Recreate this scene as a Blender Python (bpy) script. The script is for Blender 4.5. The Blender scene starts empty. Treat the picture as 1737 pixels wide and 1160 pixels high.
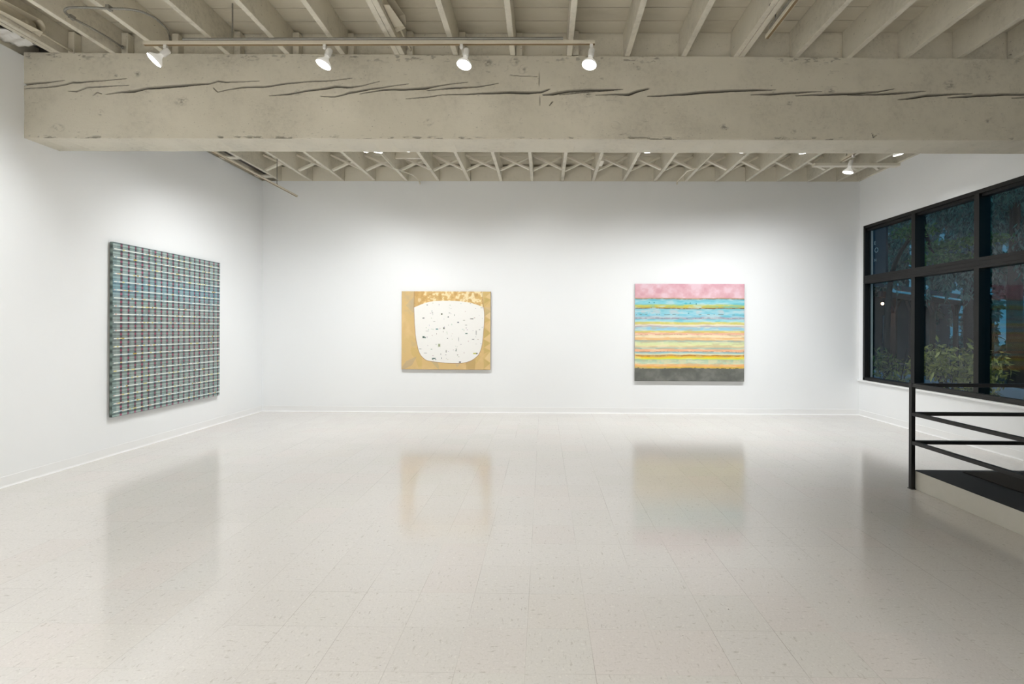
import bpy, math, random
import numpy as np
from mathutils import Vector, Matrix
random.seed(7)
RNG = np.random.RandomState(11)
PI = math.pi
SC = bpy.context.scene
COL = SC.collection

# ------------------------------------------------------------------ camera
CAM_H = 1.493
FPX, CX, CY, ROLL, YAW = 797.0167, 913.4825, 556.0319, .0044, -.0107
cam_d = bpy.data.cameras.new('camera'); cam = bpy.data.objects.new('camera', cam_d); COL.objects.link(cam)
cam_d.sensor_fit = 'HORIZONTAL'; cam_d.sensor_width = 36; cam_d.lens = 36*FPX/1737
cam_d.shift_x = (868.5-CX)/1737; cam_d.shift_y = (CY-580)/1737
cam_d.clip_start = .05; cam_d.clip_end = 200
cam.matrix_world = Matrix.Translation((0, 0, CAM_H)) @ Matrix.Rotation(-YAW, 4, 'Z') @ Matrix.Rotation(PI/2, 4, 'X') @ Matrix.Rotation(ROLL, 4, 'Z')
SC.camera = cam
# ------------------------------------------------------------------ dusk sky, exposure
w = bpy.data.worlds.new('dusk'); SC.world = w; w.use_nodes = True
bg = w.node_tree.nodes['Background']; bg.inputs[0].default_value = (.05, .23, .37, 1); bg.inputs[1].default_value = .075
SC.view_settings.view_transform = 'Standard'; SC.view_settings.look = 'None'
SC.view_settings.exposure = 3.0; SC.view_settings.gamma = 1; SC.view_settings.use_curve_mapping = False
SC.cycles.use_denoising = True
SC.cycles.sample_clamp_indirect = 4.0
SC.cycles.max_bounces = 10; SC.cycles.diffuse_bounces = 6; SC.cycles.glossy_bounces = 4; SC.cycles.transparent_max_bounces = 12
SC.cycles.caustics_reflective = False; SC.cycles.caustics_refractive = False
# lamp powers (watts of the flood bulbs on each rail)
P_BACK = 22.5      # bulbs of the far rails, aimed at the back wall
P_NEAR = 16      # bulbs of the rail before the beam
P_REAR_FILL = 120      # unseen bulbs added overhead and behind the camera as fill light

XL, XR, YB, YF = -4.965, 5.491, 8.234, -5.2
ZC = 4.063       # underside of the joists
ZD = 4.36        # underside of the deck boards


def ray(x, y):
    """direction of the sight line through a point measured on the photograph, used to survey positions on known planes"""
    u, v = x-CX, y-CY
    c, s = math.cos(ROLL), math.sin(ROLL); u, v = c*u+s*v, -s*u+c*v
    d = (u/FPX, 1, -v/FPX); c, s = math.cos(YAW), math.sin(YAW)
    return Vector((c*d[0]+s*d[1], -s*d[0]+c*d[1], d[2]))


def at(x, y, ax, val):
    d = ray(x, y); o = Vector((0, 0, CAM_H)); return o+d*((val-o[ax])/d[ax])


def lin(c):
    return tuple(((v/255)/12.92 if v/255 <= .04045 else ((v/255+.055)/1.055)**2.4) for v in c)


# ------------------------------------------------------------------ mesh helpers
class MB:
    def __init__(s): s.v = []; s.f = []; s.m = []

    def add(s, vs, fs, mi=0):
        n = len(s.v); s.v += [tuple(p) for p in vs]; s.f += [tuple(i+n for i in f) for f in fs]; s.m += [mi]*len(fs); return s

    def box(s, a, b, mi=0, mat=None):
        x0, y0, z0 = a; x1, y1, z1 = b
        vs = [Vector(p) for p in ((x0, y0, z0), (x1, y0, z0), (x1, y1, z0), (x0, y1, z0), (x0, y0, z1), (x1, y0, z1), (x1, y1, z1), (x0, y1, z1))]
        if mat: vs = [mat @ p for p in vs]
        return s.add(vs, [(0, 3, 2, 1), (4, 5, 6, 7), (0, 1, 5, 4), (1, 2, 6, 5), (2, 3, 7, 6), (3, 0, 4, 7)], mi)

    def bar(s, p, q, wd, ht, up=(0, 0, 1), mi=0):
        """rectangular bar from p to q, wd across, ht along up"""
        p, q = Vector(p), Vector(q); d = (q-p); L = d.length; d.normalize(); up = Vector(up)
        x = d.cross(up).normalized(); u = x.cross(d).normalized()
        M = Matrix((x, d, u)).transposed().to_4x4(); M.translation = p
        return s.box((-wd/2, 0, -ht/2), (wd/2, L, ht/2), mi, M)

    def tube(s, pts, r, n=10, mi=0, cap=True):
        pts = [Vector(p) for p in pts]; rs = r if isinstance(r, (list, tuple)) else [r]*len(pts)
        base = []; prev = None
        for i, p in enumerate(pts):
            t = (pts[min(i+1, len(pts)-1)]-pts[max(i-1, 0)]).normalized()
            if prev is None:
                a = Vector((0, 0, 1)) if abs(t.z) < .9 else Vector((1, 0, 0)); prev = t.cross(a).normalized()
            x = (prev-t*prev.dot(t)).normalized(); y = t.cross(x); prev = x
            base += [p+(x*math.cos(2*PI*k/n)+y*math.sin(2*PI*k/n))*rs[i] for k in range(n)]
        fs = [(i*n+k, i*n+(k+1) % n, (i+1)*n+(k+1) % n, (i+1)*n+k) for i in range(len(pts)-1) for k in range(n)]
        if cap: fs += [tuple(range(n-1, -1, -1)), tuple((len(pts)-1)*n+k for k in range(n))]
        return s.add(base, fs, mi)

    def lathe(s, prof, o, d, n=24, mi=0):
        """prof: (distance along d, radius)"""
        o = Vector(o); d = Vector(d).normalized()
        a = Vector((0, 0, 1)) if abs(d.z) < .9 else Vector((1, 0, 0)); x = d.cross(a).normalized(); y = d.cross(x)
        vs = [o+d*t+(x*math.cos(2*PI*k/n)+y*math.sin(2*PI*k/n))*max(r, 1e-4) for t, r in prof for k in range(n)]
        fs = [(i*n+k, i*n+(k+1) % n, (i+1)*n+(k+1) % n, (i+1)*n+k) for i in range(len(prof)-1) for k in range(n)]
        return s.add(vs, fs, mi)

    def build(s, name, mats, parent=None, smooth=False, bevel=0):
        me = bpy.data.meshes.new(name); me.from_pydata(s.v, [], s.f)
        if not isinstance(mats, (list, tuple)): mats = [mats]
        for m in mats: me.materials.append(m)
        if any(s.m): me.polygons.foreach_set('material_index', s.m)
        if smooth: me.polygons.foreach_set('use_smooth', [True]*len(s.f))
        me.update(); o = bpy.data.objects.new(name, me); COL.objects.link(o)
        if smooth:
            try: me.set_sharp_from_angle(angle=math.radians(40))
            except Exception: pass
        if bevel:
            b = o.modifiers.new('bevel', 'BEVEL'); b.width = bevel; b.segments = 2; b.limit_method = 'ANGLE'
        if parent:
            o.parent = parent; o.matrix_parent_inverse = Matrix.Translation(-Vector(parent.location))
        return o


def thing(name, label, cat, loc=(0, 0, 0), group=None):
    o = bpy.data.objects.new(name, None); COL.objects.link(o); o.location = loc; o.empty_display_size = .1
    return tag(o, label, cat, group)


def tag(o, label, cat, group=None, kind=None):
    o['label'] = label; o['category'] = cat
    if group: o['group'] = group
    if kind: o['kind'] = kind
    return o


def struct(o):
    o['kind'] = 'structure'; return o


# ------------------------------------------------------------------ materials
def nm(name):
    m = bpy.data.materials.new(name); m.use_nodes = True; nt = m.node_tree
    return m, nt, nt.nodes['Principled BSDF']


def N(nt, t, **k):
    n = nt.nodes.new(t)
    for a, v in k.items(): setattr(n, a, v)
    return n


def math_n(nt, op, a, b=None, c=None, clamp=False):
    n = nt.nodes.new('ShaderNodeMath'); n.operation = op; n.use_clamp = clamp
    for i, v in enumerate((a, b, c)):
        if v is None: continue
        if isinstance(v, (int, float)): n.inputs[i].default_value = v
        else: nt.links.new(v, n.inputs[i])
    return n.outputs[0]


def mixc(nt, fac, a, b, mode='MIX'):
    n = nt.nodes.new('ShaderNodeMix'); n.data_type = 'RGBA'; n.blend_type = mode
    for i, v in ((0, fac), (6, a), (7, b)):
        if isinstance(v, (int, float)): n.inputs[i].default_value = v
        elif isinstance(v, tuple): n.inputs[i].default_value = (*v[:3], 1)
        else: nt.links.new(v, n.inputs[i])
    return n.outputs[2]


def noise(nt, co, scale, detail=4, rough=.5, vec=None):
    if vec:
        mp = nt.nodes.new('ShaderNodeMapping'); mp.inputs['Scale'].default_value = vec; nt.links.new(co, mp.inputs[0]); co = mp.outputs[0]
    n = nt.nodes.new('ShaderNodeTexNoise'); n.inputs['Scale'].default_value = scale; n.inputs['Detail'].default_value = detail; n.inputs['Roughness'].default_value = rough
    nt.links.new(co, n.inputs[0]); return n.outputs[0]


def bump(nt, b, h, strength, dist=.01):
    n = nt.nodes.new('ShaderNodeBump'); n.inputs['Strength'].default_value = strength; n.inputs['Distance'].default_value = dist
    nt.links.new(h, n.inputs['Height']); nt.links.new(n.outputs[0], b.inputs['Normal'])


def ramp(nt, f, lo, hi):
    n = nt.nodes.new('ShaderNodeMapRange'); n.inputs[1].default_value = lo; n.inputs[2].default_value = hi; nt.links.new(f, n.inputs[0]); return n.outputs[0]


def plain(name, col, rough=.5, metal=0, var=.06, scale=8, bmp=.05, spec=.5):
    m, nt, b = nm(name); g = N(nt, 'ShaderNodeNewGeometry').outputs['Position']
    n = noise(nt, g, scale, 5, .6)
    c = mixc(nt, n, tuple(v*(1-var) for v in col), tuple(min(1, v*(1+var)) for v in col))
    nt.links.new(c, b.inputs['Base Color']); b.inputs['Roughness'].default_value = rough; b.inputs['Metallic'].default_value = metal
    b.inputs['Specular IOR Level'].default_value = spec
    if bmp: bump(nt, b, noise(nt, g, scale*6, 3), bmp, .004)
    return m


def painted_wood(name, col, stretch=(1, 1, 1), stain=.5, nicks=True):
    """old cream paint over rough sawn timber: faint grain, grey smudges, dark nicks"""
    m, nt, b = nm(name); g = N(nt, 'ShaderNodeNewGeometry').outputs['Position']
    big = ramp(nt, noise(nt, g, 1.6, 6, .65), .42, .72)
    fine = ramp(nt, noise(nt, g, 22, 6, .7), .45, .75)
    c = mixc(nt, math_n(nt, 'MULTIPLY', big, .28*stain), col, tuple(v*.62 for v in col))
    c = mixc(nt, math_n(nt, 'MULTIPLY', math_n(nt, 'MULTIPLY', fine, big), .5*stain), c, (.24, .22, .18))
    if nicks:
        nk = ramp(nt, noise(nt, g, 34, 3, .6, stretch), .69, .73)
        zone = ramp(nt, noise(nt, g, 2.3, 3, .5), .50, .62)
        c = mixc(nt, math_n(nt, 'MULTIPLY', math_n(nt, 'MULTIPLY', nk, zone), .8), c, (.05, .038, .025))
        nk2 = ramp(nt, noise(nt, g, 13, 5, .75, (.3, 1, 1.6)), .64, .70)
        zone2 = ramp(nt, noise(nt, g, 1.1, 2, .5), .48, .60)
        c = mixc(nt, math_n(nt, 'MULTIPLY', math_n(nt, 'MULTIPLY', nk2, zone2), .5*stain), c, (.17, .15, .12))
        spk = ramp(nt, noise(nt, g, 55, 2, .5), .70, .74)
        c = mixc(nt, math_n(nt, 'MULTIPLY', spk, .35*stain), c, (.12, .10, .08))
    nt.links.new(c, b.inputs['Base Color']); b.inputs['Roughness'].default_value = .62; b.inputs['Specular IOR Level'].default_value = .3
    h = math_n(nt, 'ADD', noise(nt, g, 14, 6, .7, stretch), math_n(nt, 'MULTIPLY', noise(nt, g, 90, 3), .4))
    bump(nt, b, h, .35, .006)
    return m


CREAM = (.635, .595, .495)
M = {}
M['beam'] = painted_wood('cream_paint_on_timber', CREAM, (.35, 1, 1), 1.0)
M['joist'] = painted_wood('cream_paint_on_joists', (.70, .66, .56), (1, .3, 1), 1.2)
M['joist_new'] = painted_wood('cream_paint_on_bridging', (.78, .74, .64), (.4, 1, 1), .4, False)
M['white_metal'] = plain('white_enamel', (.78, .77, .74), .35, bmp=0)
M['cream_metal'] = plain('cream_enamel', (.62, .57, .46), .45, bmp=.02)
M['groove'] = plain('brown_groove', (.22, .15, .07), .6, bmp=0)
M['galv'] = plain('dull_galvanised_steel', (.26, .25, .22), .45, .5, .2, 30, 0)
M['black'] = plain('black_enamel', (.0035, .0035, .004), .35, var=.25, scale=15, bmp=.05)
M['frame'] = plain('dark_bronze_aluminium', (.0045, .004, .0035), .5, .1, .2, 12, 0)
M['gap'] = plain('unpainted_dark_boards', (.10, .09, .08), .9)
M['ramp'] = plain('charcoal_ribbed_rubber', (.012, .015, .02), .75, var=.2, scale=60, bmp=.5)
M['mat'] = plain('brown_black_coir', (.018, .014, .011), .95, var=.5, scale=120, bmp=1)
M['skirt'] = plain('white_platform_paint', (.66, .64, .58), .5)

m, nt, b = nm('white_wall_paint'); g = N(nt, 'ShaderNodeNewGeometry').outputs['Position']
c = mixc(nt, noise(nt, g, .7, 4), (.85, .87, .885), (.87, .88, .885)); nt.links.new(c, b.inputs['Base Color'])
b.inputs['Roughness'].default_value = .6; b.inputs['Specular IOR Level'].default_value = .25
bump(nt, b, noise(nt, g, 60, 3), .08, .002); M['wall'] = m
M['base'] = plain('white_vinyl_base', (.86, .865, .865), .3, var=.01, bmp=0)

# deck boards of the ceiling: cream, each board slightly its own tone
m, nt, b = nm('cream_deck_boards'); g = N(nt, 'ShaderNodeNewGeometry').outputs['Position']
sp = N(nt, 'ShaderNodeSeparateXYZ'); nt.links.new(g, sp.inputs[0])
row = math_n(nt, 'FLOOR', math_n(nt, 'DIVIDE', math_n(nt, 'SUBTRACT', sp.outputs[1], 4.574), .183))
wn = N(nt, 'ShaderNodeTexWhiteNoise', noise_dimensions='1D'); nt.links.new(row, wn.inputs['W'])
c = mixc(nt, wn.outputs[0], (.60, .56, .46), (.69, .65, .55))
c = mixc(nt, math_n(nt, 'MULTIPLY', ramp(nt, noise(nt, g, 5, 6, .7, (.3, 1, 1)), .5, .75), .3), c, (.33, .29, .21))
nt.links.new(c, b.inputs['Base Color']); b.inputs['Roughness'].default_value = .65; b.inputs['Specular IOR Level'].default_value = .2
bump(nt, b, noise(nt, g, 18, 5, .7, (.2, 1, 1)), .25, .005); M['deck'] = m

# waxed vinyl floor tiles, one foot square
m, nt, b = nm('waxed_vinyl_tiles'); g = N(nt, 'ShaderNodeNewGeometry').outputs['Position']
sp = N(nt, 'ShaderNodeSeparateXYZ'); nt.links.new(g, sp.inputs[0])
T = .3048
tx = math_n(nt, 'DIVIDE', math_n(nt, 'SUBTRACT', sp.outputs[0], -.3792-30*T), T)
ty = math_n(nt, 'DIVIDE', math_n(nt, 'SUBTRACT', sp.outputs[1], 3.2479-30*T), T)
ix, iy = math_n(nt, 'FLOOR', tx), math_n(nt, 'FLOOR', ty)
fx, fy = math_n(nt, 'FRACT', tx), math_n(nt, 'FRACT', ty)
cb = N(nt, 'ShaderNodeCombineXYZ'); nt.links.new(ix, cb.inputs[0]); nt.links.new(iy, cb.inputs[1])
wn = N(nt, 'ShaderNodeTexWhiteNoise', noise_dimensions='3D'); nt.links.new(cb.outputs[0], wn.inputs[0])
wsep = N(nt, 'ShaderNodeSeparateColor'); nt.links.new(wn.outputs[1], wsep.inputs[0])
r1, r2, r3 = wsep.outputs
c = mixc(nt, r1, (.645, .62, .59), (.665, .64, .61))
c = mixc(nt, math_n(nt, 'MULTIPLY', ramp(nt, r2, .72, .9), .35), c, (.675, .61, .58))
c = mixc(nt, math_n(nt, 'MULTIPLY', ramp(nt, r3, .75, .95), .3), c, (.63, .62, .565))
# chips: pale and dark streaks whose direction turns from tile to tile
ad = N(nt, 'ShaderNodeVectorMath', operation='MULTIPLY_ADD'); nt.links.new(cb.outputs[0], ad.inputs[0]); ad.inputs[1].default_value = (7.3, 3.1, 0); nt.links.new(g, ad.inputs[2])
ck = math_n(nt, 'GREATER_THAN', math_n(nt, 'MODULO', math_n(nt, 'ADD', ix, iy), 2), .5)
sA = ramp(nt, noise(nt, ad.outputs[0], 62, 3, .6, (.35, 1, 1)), .61, .69)
sB = ramp(nt, noise(nt, ad.outputs[0], 62, 3, .6, (1, .35, 1)), .61, .69)
mxs = N(nt, 'ShaderNodeMix'); nt.links.new(ck, mxs.inputs[0]); nt.links.new(sA, mxs.inputs[2]); nt.links.new(sB, mxs.inputs[3])
c = mixc(nt, math_n(nt, 'MULTIPLY', mxs.outputs[0], .5), c, (.36, .33, .28))
sC = ramp(nt, noise(nt, ad.outputs[0], 60, 2, .5), .60, .72)
c = mixc(nt, math_n(nt, 'MULTIPLY', sC, .55), c, (.76, .74, .69))
sD = ramp(nt, noise(nt, ad.outputs[0], 95, 3, .6), .52, .66)
c = mixc(nt, math_n(nt, 'MULTIPLY', sD, .30), c, (.47, .45, .41))
dk = ramp(nt, noise(nt, g, 40, 2, .5), .765, .785)
c = mixc(nt, math_n(nt, 'MULTIPLY', dk, .8), c, (.08, .07, .06))
# joints, some tighter than others
def joint(f, w0):
    a = math_n(nt, 'MINIMUM', f, math_n(nt, 'SUBTRACT', 1, f)); return math_n(nt, 'LESS_THAN', a, w0)
jn = math_n(nt, 'MAXIMUM', joint(fx, .0042), math_n(nt, 'MULTIPLY', joint(fy, .0036), .6))
jn = math_n(nt, 'MULTIPLY', jn, math_n(nt, 'MULTIPLY', ramp(nt, noise(nt, g, 1.4, 3), .38, .68), .6))
c = mixc(nt, jn, c, (.17, .14, .11))
# yellowed old wax close to the skirting and the platform
nt.links.new(c, b.inputs['Base Color'])
rg = math_n(nt, 'ADD', math_n(nt, 'MULTIPLY', noise(nt, g, 2.2, 5, .6), .08), .09)
nt.links.new(rg, b.inputs['Roughness']); b.inputs['Specular IOR Level'].default_value = .85
hb = math_n(nt, 'ADD', noise(nt, g, 3.2, 2), math_n(nt, 'MULTIPLY', noise(nt, g, 45, 3), .05))
hb = math_n(nt, 'ADD', hb, math_n(nt, 'MULTIPLY', jn, -.1))
bump(nt, b, hb, .06, .02)
M['floor'] = m

# glass: clear pane with its own mirror share
m = bpy.data.materials.new('window_glass'); m.use_nodes = True; nt = m.node_tree; nt.nodes.clear()
out = N(nt, 'ShaderNodeOutputMaterial'); tr = N(nt, 'ShaderNodeBsdfTransparent'); gl = N(nt, 'ShaderNodeBsdfGlossy'); gl.inputs['Roughness'].default_value = 0
tr.inputs[0].default_value = (.88, .93, .93, 1); gl.inputs[0].default_value = (.95, .97, 1, 1)
gm = N(nt, 'ShaderNodeNewGeometry'); dt = N(nt, 'ShaderNodeVectorMath', operation='DOT_PRODUCT'); nt.links.new(gm.outputs['Incoming'], dt.inputs[0]); nt.links.new(gm.outputs['Normal'], dt.inputs[1])
ca_ = math_n(nt, 'ABSOLUTE', dt.outputs['Value'])
fv = math_n(nt, 'ADD', math_n(nt, 'MULTIPLY', math_n(nt, 'POWER', math_n(nt, 'SUBTRACT', 1, ca_), 5), .65), .05, None, True)   # two faces of the pane
mx = N(nt, 'ShaderNodeMixShader'); nt.links.new(fv, mx.inputs[0]); nt.links.new(tr.outputs[0], mx.inputs[1]); nt.links.new(gl.outputs[0], mx.inputs[2]); nt.links.new(mx.outputs[0], out.inputs[0])
M['glass'] = m


def emit(name, col, s):
    m = bpy.data.materials.new(name); m.use_nodes = True; nt = m.node_tree; nt.nodes.clear()
    out = N(nt, 'ShaderNodeOutputMaterial'); e = N(nt, 'ShaderNodeEmission'); e.inputs[0].default_value = (*col, 1); e.inputs[1].default_value = s
    nt.links.new(e.outputs[0], out.inputs[0]); return m


M['lens'] = emit('lit_bulb_face', (1, .97, .92), 1.5)
M['porch_bulb'] = emit('lit_porch_bulb', (1, .55, .28), 3)


def vcol_mat(name, rough=.6, bmp=.2):
    m, nt, b = nm(name); a = N(nt, 'ShaderNodeVertexColor'); a.layer_name = 'pigment'
    g = N(nt, 'ShaderNodeNewGeometry').outputs['Position']
    nz = noise(nt, g, 40, 5, .7)
    c = mixc(nt, math_n(nt, 'MULTIPLY', nz, .05), a.outputs[0], (.35, .35, .33))
    c = mixc(nt, 1.0, c, (.90, .90, .90), 'MULTIPLY')
    nt.links.new(c, b.inputs['Base Color']); b.inputs['Roughness'].default_value = rough
    bump(nt, b, noise(nt, g, 160, 3), bmp, .002); return m


# ------------------------------------------------------------------ the room
struct(MB().box((XL-.2, YF-.2, -.12), (XR+.2, YB+.2, 0)).build('floor', M['floor']))
struct(MB().box((XL-.2, YF-.2, 0), (XL, YB+.2, ZC)).build('wall_left', M['wall']))
struct(MB().box((XL, YB, 0), (XR, YB+.2, ZC)).build('wall_back', M['wall']))
struct(MB().box((XL, YF-.2, 0), (XR, YF, ZD)).build('wall_front', M['wall']))
WY0, WY1, WZ0, WZ1 = 3.95, 8.128, .625, 3.262     # window opening in the right wall
wr = MB(); wr.box((XR, YF-.2, 0), (XR+.16, WY0, ZC)); wr.box((XR, WY0, 0), (XR+.16, WY1, WZ0)); wr.box((XR, WY0, WZ1), (XR+.16, WY1, ZC)); wr.box((XR, WY1, 0), (XR+.16, YB+.2, ZC))
struct(wr.build('wall_right', M['wall']))
dk = MB(); y = 4.574-.183*46; k = 0
while y < YB+.3:
    dk.box((XL-.2, y+.0042, ZD), (XR+.2, y+.183-.0042, ZD+.03)); y += .183
dk.box((XL-.2, YF-.3, ZD+.028), (XR+.2, YB+.5, ZD+.06), 1)
dk.box((XL-.2, YF-.2, ZC), (XL-.02, YB+.2, ZD+.06)); dk.box((XR+.02, YF-.2, ZC), (XR+.2, YB+.2, ZD+.06)); dk.box((XL-.2, YB+.06, ZC), (XR+.2, YB+.2, ZD+.06)); dk.box((XL-.2, YF-.2, ZC), (XR+.2, YF-.01, ZD+.06))
struct(dk.build('ceiling', [M['deck'], M['gap']]))


def cove(p, q, nrm, name):
    """vinyl base: thin face with a small toe at the floor"""
    p, q, nrm = Vector(p), Vector(q), Vector(nrm); prof = [(0, .102), (.003, .100), (.003, .018), (.007, .008), (.013, .003), (.013, 0), (0, 0)]
    vs = []
    for e in (p, q):
        for a, h in prof: vs.append(e+nrm*a+Vector((0, 0, h)))
    n = len(prof); fs = [(i, (i+1) % n, n+(i+1) % n, n+i) for i in range(n)]+[tuple(range(n)), tuple(range(2*n-1, n-1, -1))]
    return struct(MB().add(vs, fs).build(name, M['base']))


cove((XL, YF, 0), (XL, YB, 0), (1, 0, 0), 'baseboard_left')
cove((XL+.013, YB, 0), (XR-.013, YB, 0), (0, -1, 0), 'baseboard_back')
cove((XR, 4.48, 0), (XR, YB, 0), (-1, 0, 0), 'baseboard_right')

# window 1: dark aluminium grid
wi = bpy.data.objects.new('window_1', None); COL.objects.link(wi); wi.location = (XR, (WY0+WY1)/2, WZ0); struct(wi)
GX = XR+.078
cols = [8.128]; mull = [7.043, 6.020, 4.997]
fm = MB()
fm.box((XR-.006, WY1-.045, WZ0), (XR+.088, WY1, WZ1)); fm.box((XR-.006, WY0, WZ0), (XR+.15, WY0+.05, WZ1))
fm.box((XR-.006, WY0, WZ1-.05), (XR+.15, WY1, WZ1)); fm.box((XR-.006, WY0, WZ0), (XR+.15, WY1, WZ0+.05))
fm.box((XR+.05, WY1-.055, WZ0+.05), (XR+.086, WY1-.045, WZ1-.05)); fm.box((XR+.03, WY0+.05, WZ1-.085), (XR+.13, WY1-.045, WZ1-.05))
fm.build('window_frame', M['frame'], wi)
tm = MB(); tm.box((XR-.008, WY0+.05, 2.268), (XR+.14, WY1-.045, 2.405)); tm.box((XR-.014, WY0+.05, 2.305), (XR, WY1-.045, 2.312)); tm.box((XR-.014, WY0+.05, 2.358), (XR, WY1-.045, 2.366))
tm.build('transom', M['frame'], wi)
for y in mull:
    mb = MB(); mb.box((XR-.004, y-.035, WZ0+.05), (XR+.14, y+.035, 2.268)); mb.build('mullion', M['frame'], wi)
    mb = MB(); mb.box((XR-.004, y-.035, 2.405), (XR+.14, y+.035, WZ1-.05)); mb.build('mullion', M['frame'], wi)
ys = [WY0+.05]+sorted(mull)+[WY1-.045]
for i in range(4):
    for z0, z1 in ((WZ0+.05, 2.268), (2.405, WZ1-.05)):
        y0, y1 = ys[i]+(.035 if i else 0), ys[i+1]-(.035 if i < 3 else 0)
        mb = MB(); mb.add([(GX, y0, z0), (GX, y1, z0), (GX, y1, z1), (GX, y0, z1)], [(3, 2, 1, 0)]); mb.build('pane', M['glass'], wi)
for z in (WZ1-.035, 2.275):
    MB().tube([(XR-.012, WY1-.012, z), (XR-.005, WY1-.012, z)], .006, 8).build('screw', M['galv'], wi)
sl = MB().box((XR-.035, WY0-.03, WZ0-.03), (XR+.0, YB, WZ0-.004)); struct(sl.build('trim_1', M['base'], bevel=.003))

# ------------------------------------------------------------------ value noise for surfaces
def vnoise(h, w_, ny, nx, rng=RNG):
    g = rng.rand(ny+2, nx+2); yy = np.linspace(0, ny, h); xx = np.linspace(0, nx, w_)
    y0 = yy.astype(int); x0 = xx.astype(int); fy = (yy-y0)[:, None]; fx = (xx-x0)[None]; fy = fy*fy*(3-2*fy); fx = fx*fx*(3-2*fx)
    return (g[y0][:, x0]*(1-fy)*(1-fx)+g[y0+1][:, x0]*fy*(1-fx)+g[y0][:, x0+1]*(1-fy)*fx+g[y0+1][:, x0+1]*fy*fx)


def fbm(h, w_, ny, nx, o=4):
    s = 0; a = 1; t = 0
    for k in range(o): s = s+a*vnoise(h, w_, min(ny*2**k, h-1), min(nx*2**k, w_-1)); t += a; a *= .55
    return s/t


def fastmesh(name, V, F):
    me = bpy.data.meshes.new(name); V = np.ascontiguousarray(V, 'f'); F = np.ascontiguousarray(F, 'i')
    me.vertices.add(len(V)); me.vertices.foreach_set('co', V.ravel()); me.loops.add(F.size); me.loops.foreach_set('vertex_index', F.ravel())
    me.polygons.add(len(F)); me.polygons.foreach_set('loop_start', np.arange(0, F.size, 4, dtype='i')); me.update(calc_edges=True); me.validate(); return me


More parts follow.
